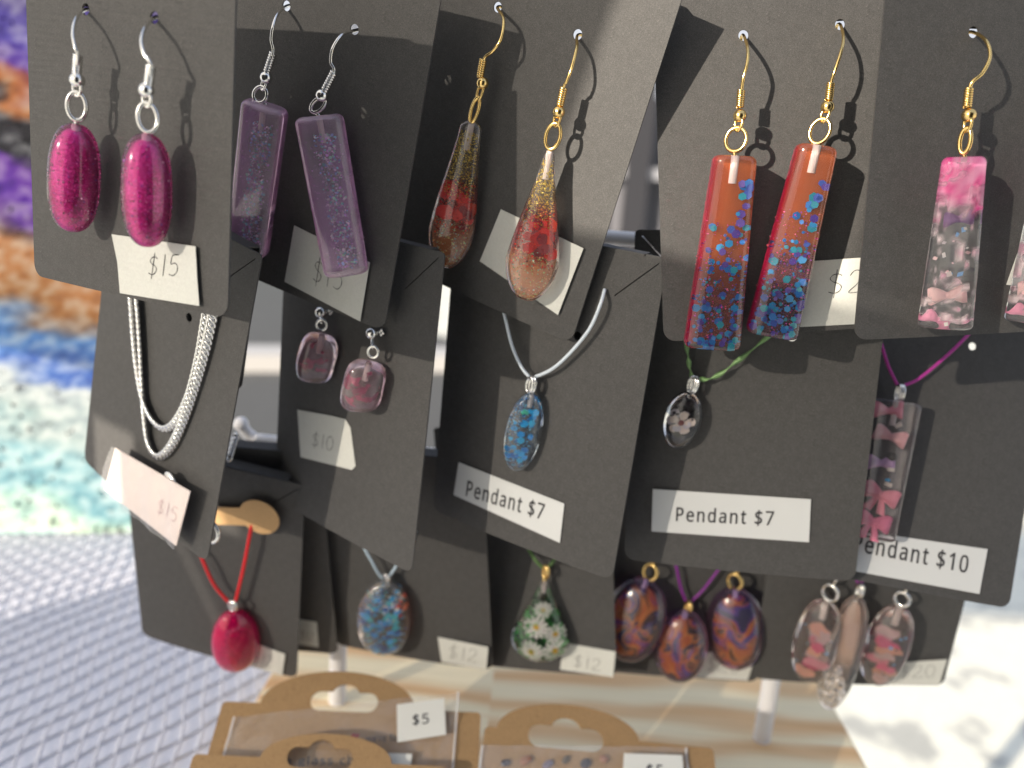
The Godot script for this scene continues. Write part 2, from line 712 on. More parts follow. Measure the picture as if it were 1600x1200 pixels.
func earring(key: String, label: String, group: String, metal: String, hook: Array, marks: Array, eye: Vector2, ends: Array, kind: Callable):
	# hook from the hole down to the coil; marks: coil top, coil bottom, bead, ring; ends: top and bottom of the charm, its front
	var o := thing("drop_earring", label, "earring", group)
	var zero: Vector3 = hook[0]
	set_on(o, key, zero)
	var m: Material = mats[metal]
	var ps := [Vector3(0.0006, -0.0018, -0.0045), Vector3(0.0002, 0.0002, -0.0025)]
	for p in hook:
		ps.append(p - zero)
	var q := []
	for p in marks:
		q.append(p - zero)
	ps.append(q[1])
	part("ear_wire", wire(spline(ps, 7), 0.00036, m), o)
	part("coil", coil(q[0], q[1], 0.00068, 0.00027, 8, m), o)
	var g := Geo.new()
	g.ball(q[2], Vector3.ONE * 0.00145, 9)
	part("bead", g.mesh(m), o)
	var front: Vector3 = ends[2].normalized()
	var place := frame(ends[0] - zero, ends[1] - zero, front)
	var x := place.basis.x
	var y: Vector3 = (q[2] - q[3]).normalized()
	var ring_top: Vector3 = q[3] + y * eye.y * MM
	var mid: Vector3 = (q[2] + ring_top) / 2 - y * 0.0002
	part("wire_loop", ring(mid, (place.basis.z * 0.7 + x * 0.7) * 0.00095, y * ((q[2] - ring_top).length() / 2 + 0.0005), 0.00034, m), o)
	var pin := part("eye_pin", ring(q[3], (x * 0.93 + place.basis.z * 0.3) * eye.x * MM, y * eye.y * MM, 0.00046, m), o)
	var g2 := Geo.new()
	var top: Vector3 = ends[0] - zero
	g2.tube(PackedVector3Array([q[3] - y * eye.y * MM, top, top + (ends[1] - ends[0]).normalized() * 0.004]), 0.00045, 8)
	part("pin_shaft", g2.mesh(m), pin)
	var body: Node3D = kind.call(o, place, (ends[0] - ends[1]).length() / 2)
	return o


func dye_layer(body: Node3D, called: String, half: float, section: Callable, colour: Callable, e := 2.2, at := Vector3.ZERO, rows := 40, around := 48):
	# pigment poured as a layer of its own inside the clear resin, and the painted rim light of the lilac bars; alpha is how much of it there is
	part(called, loft(half, section, mats["dye_layer"], colour, e, rows, around), body, Transform3D(Basis(), at))


func bore(body: Node3D, half: float, deep := 0.006, r := 0.0007):
	# the drilled channel that holds the pin, whitened by the drill
	var g := Geo.new()
	g.tube(PackedVector3Array([Vector3(0, half - 0.0006, 0), Vector3(0, half - deep, 0)]), r, 10)
	part("pin_channel", g.mesh(mat("drilled_resin", lin(0.7, 0.62, 0.6), 0.5)), body)


func cast_body(o: Node3D, place: Transform3D, mesh: Mesh, called := "resin_charm", label := "") -> MeshInstance3D:
	return part(called, mesh, o, place, label)


func glitter_oval(w: float, d: float, seed_: int) -> Callable:
	return func(o: Node3D, place: Transform3D, half: float):
		var sec := oval_section(w * MM, d * MM, 2.5)
		var body := cast_body(o, place, loft(half, sec, resin("pink_resin", Color(1.0, 0.75, 0.9), 0.02)))
		var m := mat("magenta_glitter", Color.WHITE, 0.35, 0.55)
		if m.albedo_texture == null:
			rng.seed = 77
			var cloud := noise(0.012, 4)
			var tones := [Color(0.36, 0.03, 0.22), Color(0.55, 0.04, 0.36), Color(0.7, 0.06, 0.46), Color(0.82, 0.1, 0.55), Color(0.86, 0.3, 0.66), Color(0.6, 0.14, 0.62), Color(0.95, 0.6, 0.84)]
			var bumps := Image.create(256, 256, false, Image.FORMAT_RGB8)
			m.albedo_texture = picture(256, 256, func(x, y):
				var k: float = clampf(rng.randf() * 0.7 + 0.8 * cloud.get_noise_2d(x * 2.2, y * 0.6) + 0.2, 0, 0.999)
				bumps.set_pixel(x, y, Color(rng.randf_range(0.3, 0.7), rng.randf_range(0.3, 0.7), 1))
				return tones[int(k * 5)] if rng.randf() > 0.06 else tones[5 + rng.randi() % 2])
			m.normal_enabled = true
			m.normal_texture = ImageTexture.create_from_image(bumps)
			m.normal_scale = 0.7
			triplanar(m, 21.0)
		part("glitter_core", loft(half * 0.9, oval_section(w * 0.74 * MM, d * 0.66 * MM, 2.5), m), body, Transform3D(Basis(), Vector3(0, -0.0004, 0)))
		scatter(body, "glitter", 340, func() -> Vector3:
			var t := rng.randf_range(-0.85, 0.85)
			var s: Vector2 = sec.call(t)
			var a := rng.randf() * TAU
			return Vector3(cos(a) * s.x * 0.8, t * half, sin(a) * s.y * 0.74), [Color(0.9, 0.08, 0.4), Color(0.95, 0.35, 0.7), Color(0.3, 0.01, 0.14), Color(1.0, 0.8, 0.92), Color(0.4, 0.1, 0.6)], 0.2, 0.55, seed_, "sparkle", 1.2)
		bore(body, half, 0.005)


func lilac_bar(w_top: float, w_bottom: float, d: float, seed_: int, left: float) -> Callable:
	# left: which side the violet cloud keeps to
	return func(o: Node3D, place: Transform3D, half: float):
		var sec := bar_section(half, w_top * MM, w_bottom * MM, d * MM, 0.0017)
		var cloud := noise(150.0, seed_)
		var body := cast_body(o, place, loft(half, sec, resin("lilac_resin", Color(1.0, 0.93, 0.98), 0.13), func(p: Vector3) -> Color:
			return Color(1, 1, 1).lerp(Color(0.95, 0.62, 0.88), smoothstep(0.6, 1.0, absf(p.x) / (w_top * MM)) * 0.9), 3.2, 44, 48))
		dye_layer(body, "violet_cloud", half * 0.93, bar_section(half * 0.93, w_top * 0.78 * MM, w_bottom * 0.78 * MM, d * 0.34 * MM, 0.0012), func(p: Vector3) -> Color:
			var k := 0.3 + 0.85 * cloud.get_noise_3d(p.x, p.y * 0.5, p.z) - p.x / (w_top * MM) * left - 0.25 * p.y / half
			return Color(0.6, 0.3, 0.66, clampf(k * 0.9, 0.0, 0.42)), 3.6, Vector3(0, 0, -d * 0.3 * MM))
		dye_layer(body, "painted_rim_light", half * 0.965, bar_section(half * 0.965, w_top * 0.955 * MM, w_bottom * 0.955 * MM, d * 0.93 * MM, 0.0015), func(p: Vector3) -> Color:  # pale rims: light bent at the edges, put into the colour
			var wide := lerpf(w_bottom, w_top, (p.y / half + 1) / 2) * MM
			var rim := maxf(smoothstep(0.74, 0.92, absf(p.x) / wide), smoothstep(0.9, 0.965, absf(p.y) / half))
			return Color(0.98, 0.8, 0.92, rim * clampf(0.42 + 0.5 * cloud.get_noise_3d(p.y, p.x, 0.1), 0.1, 0.7)), 3.2)
		scatter(body, "violet_dust", 260, inside(half, sec, -0.93, 0.75, 0.72, 0.8, -0.9, 0.9, 0.0), [Color(0.42, 0.12, 0.5), Color(0.55, 0.2, 0.62), Color(0.6, 0.35, 0.7)], 0.12, 0.35, seed_)
		scatter(body, "glitter", 560, inside(half, sec, -0.9, 0.78, 0.7, 0.85, -0.5, 0.7, 0.1), [Color(0.3, 0.8, 0.85), Color(0.35, 0.55, 0.95), Color(0.95, 0.9, 1), Color(0.8, 0.45, 0.95), Color(0.45, 0.9, 0.65), Color(0.9, 0.75, 0.9)], 0.28, 0.85, seed_ + 1, "sparkle", 0.9)
		rng.seed = seed_ + 5
		for k in 5:   # specks of grit cast into the edge
			var g := Geo.new()
			g.ball(Vector3.ZERO, Vector3.ONE * rng.randf_range(0.12, 0.3) * MM, 4)
			var t := rng.randf_range(-0.7, 0.7)
			part("resin_burr", g.mesh(mats["clear_resin"]), body, Transform3D(Basis(), Vector3(lerpf(w_bottom, w_top, (t + 1) / 2) * MM, t * half, rng.randf_range(-0.4, 0.4) * d * MM)))
		bore(body, half, 0.006)


func ember_drop(w: float, d: float, seed_: int, tip: float) -> Callable:
	return func(o: Node3D, place: Transform3D, half: float):
		var sec := drop_section(w * MM, d * MM, tip)
		var body := cast_body(o, place, loft(half, sec, resin("peach_resin", Color(1.0, 0.98, 0.96), 0.02), null, 2.2, 44, 44))
		var cloud := noise(140.0, seed_)
		dye_layer(body, "peach_layer", half * 0.93, drop_section(w * 0.68 * MM, d * 0.36 * MM, tip), func(p: Vector3) -> Color:
			var t := p.y / half + 0.3 * cloud.get_noise_3d(p.x, p.y, p.z)
			var c := Color(0.75, 0.27, 0.09, 0.75).lerp(Color(0.5, 0.01, 0.015, 0.8), smoothstep(-0.5, -0.15, t))
			c = c.lerp(Color(0.2, 0.12, 0.02, 0.5), smoothstep(0.12, 0.3, t))
			c.a *= 0.62 * (1.0 - smoothstep(0.5, 0.8, t))
			return c, 2.2, Vector3(0, 0, -d * 0.25 * MM))
		scatter(body, "gold_glitter", 1150, inside(half, sec, 0.02, 0.86, 0.72, 0.8, -1.0, 1.0, -0.2), [Color(0.75, 0.5, 0.05), Color(0.9, 0.66, 0.1), Color(0.3, 0.2, 0.03), Color(1.0, 0.82, 0.2), Color(0.5, 0.38, 0.05)], 0.14, 0.42, seed_, "sparkle", 0.9)
		scatter(body, "red_glitter", 420, inside(half, sec, -0.5, 0.22, 0.72, 0.8, -1.0, 1.0, 0.0), [Color(0.7, 0.01, 0.012), Color(0.4, 0.006, 0.015), Color(0.85, 0.06, 0.02), Color(0.2, 0.004, 0.01)], 0.2, 0.6, seed_ + 1, "sparkle", 0.8)
		chips(body, "red_flake", 22, inside(half, sec, -0.42, 0.12, 0.62, 0.8, -1.0, 1.0, 0.0), [Color(0.72, 0.015, 0.012), Color(0.55, 0.008, 0.015), Color(0.8, 0.05, 0.015), Color(0.25, 0.004, 0.02)], 1.8, 4.2, seed_ + 2, 0.35)
		scatter(body, "iridescent_glitter", 300, inside(half, sec, -0.94, -0.3, 0.7, 0.9, -1.0, 1.0, 0.1), [Color(0.5, 0.85, 0.4), Color(0.9, 0.85, 0.35), Color(0.4, 0.85, 0.8), Color(0.95, 0.6, 0.4)], 0.16, 0.44, seed_ + 4, "sparkle", 0.9)
		bore(body, half, 0.007)


func sunset_bar(w_top: float, w_bottom: float, d: float, seed_: int, low: float) -> Callable:
	# orange above, a rose edge on one side, blue hexagons gathering below
	return func(o: Node3D, place: Transform3D, half: float):
		var sec := bar_section(half, w_top * MM, w_bottom * MM, d * MM, 0.0014)
		var body := cast_body(o, place, loft(half, sec, resin("sunset_resin", Color(1, 1, 1), 0.015), func(p: Vector3) -> Color:
			var wide := lerpf(w_bottom, w_top, (p.y / half + 1) / 2) * MM
			return Color(1.0, 0.93, 0.9).lerp(Color(0.95, 0.05, 0.32), smoothstep(-0.8, -0.98, p.x / wide) * 0.95), 3.6, 44, 56))
		var cloud := noise(120.0, seed_)
		dye_layer(body, "orange_layer", half * 0.96, bar_section(half * 0.96, w_top * 0.88 * MM, w_bottom * 0.88 * MM, d * 0.4 * MM, 0.0012), func(p: Vector3) -> Color:
			var t := p.y / half + 0.35 * cloud.get_noise_3d(p.x, p.y, p.z)
			var wide := lerpf(w_bottom, w_top, (p.y / half + 1) / 2) * MM
			var c := Color(0.33, 0.07, 0.004, 0.78).lerp(Color(0.1, 0.016, 0.06, 0.62), smoothstep(0.3, -0.6, t) * low)
			return c.lerp(Color(0.62, 0.008, 0.14, 0.92), smoothstep(-0.55, -0.85, p.x / wide)), 4.5, Vector3(0, 0, -d * 0.35 * MM))
		scatter(body, "rose_glitter", 560, inside(half, sec, -0.95, 0.35, 0.84, 0.85), [Color(0.8, 0.06, 0.35), Color(0.55, 0.05, 0.5), Color(0.3, 0.08, 0.6), Color(0.9, 0.2, 0.45), Color(0.2, 0.1, 0.5)], 0.16, 0.5, seed_, "sparkle", 0.8)
		var blues := [Color(0.0, 0.15, 0.52), Color(0.0, 0.24, 0.58), Color(0.02, 0.08, 0.42), Color(0.0, 0.28, 0.4), Color(0.06, 0.03, 0.3)]
		chips(body, "blue_hexagon", 92, func() -> Vector3:
			var t := -0.95 + 1.25 * pow(rng.randf(), 1.9 - low * 0.5)
			var s: Vector2 = sec.call(t)
			return Vector3(rng.randf_range(-0.8, 0.85) * s.x, t * half, rng.randf_range(0.1, 0.88) * s.y), blues, 0.7, 2.0, seed_ + 1, 0.3)
		chips(body, "blue_hexagon", 11, func() -> Vector3:
			var t := rng.randf_range(0.2, 0.8)
			var s: Vector2 = sec.call(t)
			return Vector3(rng.randf_range(0.25, 0.75) * s.x, t * half, rng.randf_range(0.2, 0.8) * s.y), blues, 0.9, 2.4, seed_ + 2, 0.35)
		scatter(body, "blue_glitter", 260, inside(half, sec, -0.96, 0.0, 0.84, 0.85), blues, 0.3, 0.7, seed_ + 3, "flake", 0.6)
		rng.seed = seed_ + 9
		for k in 4:
			var g := Geo.new()
			g.ball(Vector3.ZERO, Vector3.ONE * rng.randf_range(0.2, 0.42) * MM, 5)
			var t := rng.randf_range(-0.5, 0.4)
			part("resin_burr", g.mesh(mats["sunset_resin"]), body, Transform3D(Basis(), Vector3(-lerpf(w_bottom, w_top, (t + 1) / 2) * MM, t * half, 0)))
		bore(body, half, 0.006, 0.0009)


func bow_bar(w_top: float, w_bottom: float, d: float, seed_: int) -> Callable:
	return func(o: Node3D, place: Transform3D, half: float):
		var sec := bar_section(half, w_top * MM, w_bottom * MM, d * MM, 0.0013)
		var cloud := noise(300.0, seed_)
		var body := cast_body(o, place, loft(half, sec, resin("bow_bar_resin", Color(1, 1, 1), 0.02), func(p: Vector3) -> Color:
			var k := smoothstep(0.28, 0.62, p.y / half + 0.35 * cloud.get_noise_3d(p.x, p.y, p.z))
			return Color(0.97, 0.97, 0.98).lerp(Color(1.0, 0.6, 0.82), k), 5.0, 44, 48))
		dye_layer(body, "pink_dye", half * 0.95, bar_section(half * 0.95, w_top * 0.85 * MM, w_bottom * 0.85 * MM, d * 0.3 * MM, 0.0012), func(p: Vector3) -> Color:
			var k := 1.6 * cloud.get_noise_3d(p.x * 1.4, p.y * 0.5, p.z) + 0.5
			return Color(0.85, 0.04, 0.36).lerp(Color(0.95, 0.62, 0.75), clampf(k, 0, 1)) * Color(1, 1, 1, smoothstep(0.35, 0.6, p.y / half + 0.3 * cloud.get_noise_3d(p.x, p.y, p.z)) * 0.85), 4.5)
		dye_layer(body, "pale_wisps", half * 0.93, bar_section(half * 0.93, w_top * 0.8 * MM, w_bottom * 0.8 * MM, d * 0.25 * MM, 0.0012), func(p: Vector3) -> Color:
			var k := 2.2 * cloud.get_noise_3d(p.x * 1.2 + 0.003 * sin(p.y * 700.0), p.y * 0.45, 0.4)
			return Color(0.86, 0.72, 0.74).lerp(Color(0.85, 0.3, 0.5), clampf(2.0 * cloud.get_noise_3d(p.x, p.y, 3.0), 0, 1)) * Color(1, 1, 1, smoothstep(0.1, 0.7, k) * 0.7), 4.5, Vector3(0, 0, d * 0.3 * MM))
		bow(body, V(0.2, half * 0.30 / MM, 0.2), 0.0046, Vector3(0.1, 0.4, 0.1), Color(0.16, 0.05, 0.22))
		bow(body, V(-0.2, -half * 0.6 / MM, 0.4), 0.0058, Vector3(0.1, 0.2, 0.12), Color(0.8, 0.5, 0.5))
		bow(body, V(-1.6, -half * 0.9 / MM, -0.4), 0.0045, Vector3(0.2, 0.3, -0.4), Color(0.75, 0.25, 0.4))
		scatter(body, "pale_flake", 18, inside(half, sec, -0.95, 0.3, 0.8, 0.8), [Color(0.95, 0.92, 0.9), Color(0.9, 0.6, 0.6), Color(0.2, 0.45, 0.85), Color(0.85, 0.8, 0.75)], 0.5, 2.0, seed_ + 1, "flake", 1.0, 4)
		bore(body, half, 0.006, 0.0009)


func nugget(w: float, d: float, seed_: int) -> Callable:
	return func(o: Node3D, place: Transform3D, half: float):
		var n := noise(70.0, seed_)
		var sec := oval_section(w * MM, d * MM, 3.4)
		var body := cast_body(o, place, loft(half, sec, mats["frosted_resin"], func(p: Vector3) -> Color:
			return Color(1, 1, 1).lerp(Color(0.9, 0.55, 0.65), clampf(0.3 + n.get_noise_3d(p.x, p.y, p.z), 0, 1)), 2.8, 28, 32, func(p: Vector3) -> Vector3: return p * 0.14 * n.get_noise_3d(p.x * 0.7, p.y * 0.7, p.z)))
		dye_layer(body, "pink_swirl", half * 0.72, oval_section(w * 0.66 * MM, d * 0.55 * MM, 2.6), func(p: Vector3) -> Color:
			var k := n.get_noise_3d(p.x * 2.4 + 0.01 * n.get_noise_3d(p.y * 3, p.x * 3, 0.2), p.y * 1.6, p.z * 2) * 2.4
			return Color(0.42, 0.02, 0.12, smoothstep(0.05, 0.5, k) * 0.85), 2.4, Vector3(0, -half * 0.08, 0))
		bore(body, half, 0.005, 0.0008)


func blue_oval(w: float, d: float, seed_: int) -> Callable:
	return func(o: Node3D, place: Transform3D, half: float):
		var sec := oval_section(w * MM, d * MM, 2.1)
		var body := cast_body(o, place, loft(half, sec, resin("water_resin", Color(0.93, 0.97, 1.0), 0.02)))
		var blues := [Color(0.01, 0.36, 0.85), Color(0.02, 0.5, 0.95), Color(0.01, 0.25, 0.7), Color(0.05, 0.55, 0.9)]
		chips(body, "blue_hexagon", 34, inside(half, sec, -0.72, 0.62, 0.75, 0.4, -1.0, 0.55), blues, 0.9, 2.3, seed_, 0.4)
		chips(body, "green_flake", 2, inside(half, sec, 0.45, 0.6, 0.5, 0.3, -0.6, 0.0), [Color(0.1, 0.75, 0.45)], 1.4, 2.0, seed_ + 1, 0.3)
		scatter(body, "blue_glitter", 420, inside(half, sec, -0.85, 0.75, 0.85, 0.5, -1.0, 0.5), [Color(0.02, 0.12, 0.35), Color(0.05, 0.35, 0.7), Color(0.2, 0.6, 0.85)], 0.2, 0.6, seed_ + 2)
		bore(body, half, 0.004, 0.0006)


func flower_oval(w: float, d: float, seed_: int) -> Callable:
	return func(o: Node3D, place: Transform3D, half: float):
		var sec := oval_section(w * MM, d * MM, 2.0)
		var body := cast_body(o, place, loft(half, sec, mats["clear_resin"]))
		daisy(body, V(-0.3, -0.5, 0.2), w * 0.66 * MM, Vector3(0.15, 0.3, 0.3), 5, Color(0.8, 0.68, 0.62), Color(0.34, 0.12, 0.12), "dried_flower")
		daisy(body, V(-0.9, -0.1, -0.1), w * 0.6 * MM, Vector3(-0.2, 0.1, 0.9), 5, Color(0.7, 0.64, 0.7), Color(0.4, 0.2, 0.2), "dried_flower")
		scatter(body, "dark_leaf_scrap", 26, inside(half, sec, 0.1, 0.7, 0.6, 0.3), [Color(0.03, 0.03, 0.04), Color(0.06, 0.05, 0.06)], 0.5, 1.7, seed_)
		var g := Geo.new()
		g.ball(Vector3.ZERO, V(0.55, 0.75, 0.55), 6)
		part("red_seed", g.mesh(mat("red_seed", lin(0.4, 0.08, 0.04), 0.4)), body, Transform3D(Basis(), V(w * 0.9, -0.8, -d * 0.25)))


func bow_tablet(w: float, d: float, seed_: int) -> Callable:
	return func(o: Node3D, place: Transform3D, half: float):
		var sec := bar_section(half, w * 0.98 * MM, w * 0.82 * MM, d * MM, 0.0013)
		var body := cast_body(o, place, loft(half, sec, resin("tablet_resin", Color(0.97, 0.95, 0.96), 0.03), null, 5.0))
		var pink := Color(0.85, 0.32, 0.4)
		var h := half / MM
		bow(body, V(-1.6, h * 0.84, 0.3), 0.0062, Vector3(0, 0.2, 0.1), pink)
		bow(body, V(0.0, h * 0.48, 0.3), 0.0068, Vector3(0.1, -0.2, -0.2), Color(0.9, 0.5, 0.52))
		bow(body, V(-1.3, h * 0.08, 0.3), 0.0062, Vector3(0, 0.3, 0.1), Color(0.55, 0.36, 0.6))
		bow(body, V(0.0, -h * 0.36, 0.4), 0.0074, Vector3(0.1, -0.2, -0.25), pink, true)
		bow(body, V(-0.8, -h * 0.76, 0.4), 0.0074, Vector3(0.1, 0.2, -0.12), Color(0.8, 0.22, 0.36), true)
		var g := Geo.new()
		g.ball(Vector3.ZERO, V(1.3, 1.3, 1.0), 8)
		part("black_bead", g.mesh(mat("black_bead", lin(0.02, 0.02, 0.02), 0.5)), body, Transform3D(Basis(), V(1.2, h * 0.2, 0)))
		var g2 := Geo.new()
		g2.ball(Vector3.ZERO, V(0.75, 0.5, 0.5), 6)
		part("blue_bead", g2.mesh(mat("blue_bead", lin(0.02, 0.3, 0.6), 0.3)), body, Transform3D(Basis(), V(1.1, -h * 0.14, 0.5)))
		for y in [0.66, 0.02, -0.2]:
			var g3 := Geo.new()
			g3.box(V(-0.9, -0.5, -0.4), V(0.9, 0.5, 0.4))
			part("pearl_scrap", g3.mesh(mat("pearl", lin(0.75, 0.7, 0.62), 0.3)), body, Transform3D(Basis.from_euler(Vector3(0.2, 0.3, y)), V(1.5, h * y, 0)))
		bore(body, half, 0.007, 0.0008)


func ruby_oval(w: float, d: float, seed_: int) -> Callable:
	return func(o: Node3D, place: Transform3D, half: float):
		var sec := oval_section(w * MM, d * MM, 2.1, 0.06)
		var body := cast_body(o, place, loft(half, sec, resin("ruby_resin", Color(0.95, 0.08, 0.42), 0.33)))
		scatter(body, "rose_glitter", 520, inside(half, sec, -0.9, 0.85, 0.86, 0.9), [Color(0.8, 0.02, 0.3), Color(0.6, 0.02, 0.28), Color(0.9, 0.25, 0.5), Color(0.4, 0.1, 0.5)], 0.2, 0.6, seed_, "sparkle", 0.7)


func ocean_egg(w: float, d: float, seed_: int) -> Callable:
	return func(o: Node3D, place: Transform3D, half: float):
		var sec := oval_section(w * MM, d * MM, 2.1, 0.08)
		var body := cast_body(o, place, loft(half, sec, resin("ocean_resin", Color(1, 1, 1), 0.05), func(p: Vector3) -> Color:
			return Color(0.95, 0.97, 1.0).lerp(Color(0.95, 0.3, 0.2), smoothstep(0.45, 0.95, p.x / (w * MM) + 0.15 * p.y / half))))
		var blues := [Color(0.01, 0.3, 0.75), Color(0.02, 0.45, 0.85), Color(0.02, 0.5, 0.6), Color(0.06, 0.4, 0.9), Color(0.01, 0.1, 0.4)]
		chips(body, "blue_flake", 84, inside(half, sec, -0.8, 0.6, 0.68, 0.8, -1.0, 0.6), blues, 1.0, 2.8, seed_, 0.5)
		chips(body, "red_flake", 9, inside(half, sec, 0.1, 0.85, 0.85, 0.3, 0.45, 1.0), [Color(0.75, 0.06, 0.03), Color(0.85, 0.3, 0.15)], 1.2, 2.6, seed_ + 1, 0.5)
		scatter(body, "blue_glitter", 500, inside(half, sec, -0.9, 0.75, 0.86, 0.8, -1.0, 0.7), blues + [Color(0.3, 0.5, 0.3), Color(0.5, 0.6, 0.7)], 0.3, 0.9, seed_ + 2)
		scatter(body, "white_flake", 30, inside(half, sec, 0.1, 0.7, 0.6, 0.8), [Color(0.9, 0.88, 0.85)], 0.6, 1.6, seed_ + 3)


func daisy_drop(w: float, d: float, seed_: int) -> Callable:
	return func(o: Node3D, place: Transform3D, half: float):
		var sec := drop_section(w * MM, d * MM, 0.1)
		var body := cast_body(o, place, loft(half, sec, mats["clear_resin"], null, 2.0, 40, 40))
		var white := Color(0.9, 0.89, 0.84)
		var gold := Color(0.8, 0.5, 0.05)
		var h := half / MM
		daisy(body, V(-1.6, -h * 0.12, 1.0), 0.0042, Vector3(-0.1, -0.2, 0), 13, white, gold)
		daisy(body, V(-2.6, -h * 0.68, 0.9), 0.0042, Vector3(0.2, -0.2, 0.3), 14, white, gold)
		daisy(body, V(4.6, -h * 0.26, 0.7), 0.0038, Vector3(-0.1, 0.4, 0.2), 12, white, gold)
		daisy(body, V(4.8, -h * 0.62, 0.7), 0.0042, Vector3(0.1, 0.3, 0.5), 13, white, gold)
		daisy(body, V(0.2, h * 0.28, 0.5), 0.003, Vector3(-0.2, 0.1, 0.2), 11, white, Color(0.75, 0.6, 0.2))
		scatter(body, "green_moss", 700, inside(half, sec, -0.85, 0.3, 0.8, 0.4, -1.0, 1.0, -1.0), [Color(0.03, 0.28, 0.04), Color(0.05, 0.4, 0.06), Color(0.08, 0.45, 0.1), Color(0.02, 0.14, 0.04)], 0.6, 2.0, seed_, "dyed", 1.4, 4)
		bore(body, half, 0.005, 0.0006)


func swirl_oval(w: float, d: float, seed_: int) -> Callable:
	# orange, violet and blue dyes folded through one another in clear resin
	return func(o: Node3D, place: Transform3D, half: float):
		var sec := oval_section(w * MM, d * MM, 2.15)
		var body := cast_body(o, place, loft(half, sec, resin("violet_edge_resin", Color(1, 1, 1), 0.02), func(p: Vector3) -> Color:
			var edge := clampf(Vector2(p.x / (w * MM), p.y / half).length(), 0, 1)
			var side := Color(1.0, 0.35, 0.62).lerp(Color(0.45, 0.3, 0.95), clampf(0.5 + p.y / half * 0.5 + p.x / (w * MM) * 0.5, 0, 1))
			return Color(0.98, 0.95, 0.97).lerp(side, smoothstep(0.62, 1.0, edge) * 0.85)))
		var n1 := noise(60.0, seed_, 2)
		var n2 := noise(85.0, seed_ + 50, 2)
		dye_layer(body, "dye_swirl", half * 0.8, oval_section(w * 0.66 * MM, d * 0.5 * MM, 2.15), func(p: Vector3) -> Color:
			var q := p + Vector3(n1.get_noise_3d(p.x, p.y, 0.3), n1.get_noise_3d(p.y, 0.7, p.x), 0) * 0.014
			q.z *= 0.4
			var k := n2.get_noise_3d(q.x * 1.3, q.y * 0.8, q.z) * 1.9
			var tones := [Color(0.02, 0.02, 0.1, 0.9), Color(0.09, 0.05, 0.32, 0.75), Color(0.4, 0.08, 0.3, 0.5), Color(0.55, 0.12, 0.02, 0.8), Color(0.62, 0.2, 0.04, 0.8), Color(0.14, 0.06, 0.04, 0.45), Color(0.05, 0.035, 0.14, 0.8)]
			var at := clampf(k * 0.5 + 0.5, 0, 0.999) * 6
			return tones[int(at)].lerp(tones[int(at) + 1], smoothstep(0.2, 0.8, at - floorf(at))), 2.0, Vector3.ZERO, 80, 110)
		bore(body, half, 0.006, 0.0009)


func shell_oval(w: float, d: float, seed_: int, foil: bool) -> Callable:
	return func(o: Node3D, place: Transform3D, half: float):
		var sec := oval_section(w * MM, d * MM, 2.3)
		var body := cast_body(o, place, loft(half, sec, resin("pearl_resin", Color(1, 0.97, 0.96), 0.04)))
		rng.seed = seed_
		if foil:
			# seen edge on: a peach filling above, crumpled silver leaf below
			dye_layer(body, "peach_filling", half * 0.9, oval_section(w * 0.56 * MM, d * 0.5 * MM, 2.1), func(p: Vector3) -> Color:
				return Color(0.8, 0.58, 0.46, 0.6).lerp(Color(0.5, 0.4, 0.38, 0.2), smoothstep(0.15, -0.25, p.y / half)), 2.6)
			var n := noise(700.0, seed_)
			var m: Material = mats["silver"]
			part("silver_leaf", loft(half * 0.42, oval_section(w * 0.6 * MM, d * 0.55 * MM, 2.2), m, null, 2.0, 60, 60, func(p: Vector3) -> Vector3: return Vector3(p.x, 0, p.z).normalized() * 0.0009 * n.get_noise_3d(p.x, p.y, p.z)), body, Transform3D(Basis(Vector3.BACK, 0.12), Vector3(-w * 0.12 * MM, -half * 0.52, 0)))
			return
		var tones := [Color(0.62, 0.08, 0.2), Color(0.62, 0.3, 0.22), Color(0.5, 0.34, 0.34), Color(0.6, 0.2, 0.28)]
		for k in 9:
			var g := Geo.new()
			g.tint = tones[(k + seed_) % 4]
			var rows := []
			var wide := w * rng.randf_range(0.4, 0.85)
			var tall := half / MM * rng.randf_range(0.1, 0.2)
			for r in 5:
				var row := PackedVector3Array()
				for a in 9:
					var edge := 1.0 - 0.5 * pow(absf(a / 4.0 - 1.0), 2.0)
					row.append(Vector3((a / 8.0 - 0.5) * wide * 1.3, (r / 4.0 - 0.5) * tall * 1.6 * edge + 0.4 * sin(a * 0.8 + k), 0.3 * sin(a * 1.3 + r * 2.0 + k)) * MM)
				rows.append(row)
			g.rings(rows, false)
			part("shell_strip", g.mesh(mats["dyed"]), body, Transform3D(Basis.from_euler(Vector3(rng.randf_range(-0.3, 0.3), rng.randf_range(-0.3, 0.3), rng.randf_range(-0.5, 0.3))), Vector3(rng.randf_range(-0.22, 0.22) * w * MM, half * (0.36 - k * 0.135), rng.randf_range(-0.4, 0.4) * d * MM)))
		scatter(body, "dark_scrap", 22, inside(half, sec, -0.7, 0.35, 0.7, 0.5), [Color(0.04, 0.03, 0.04), Color(0.2, 0.45, 0.8)], 0.4, 1.6, seed_ + 3)
		bore(body, half, 0.007, 0.0010)


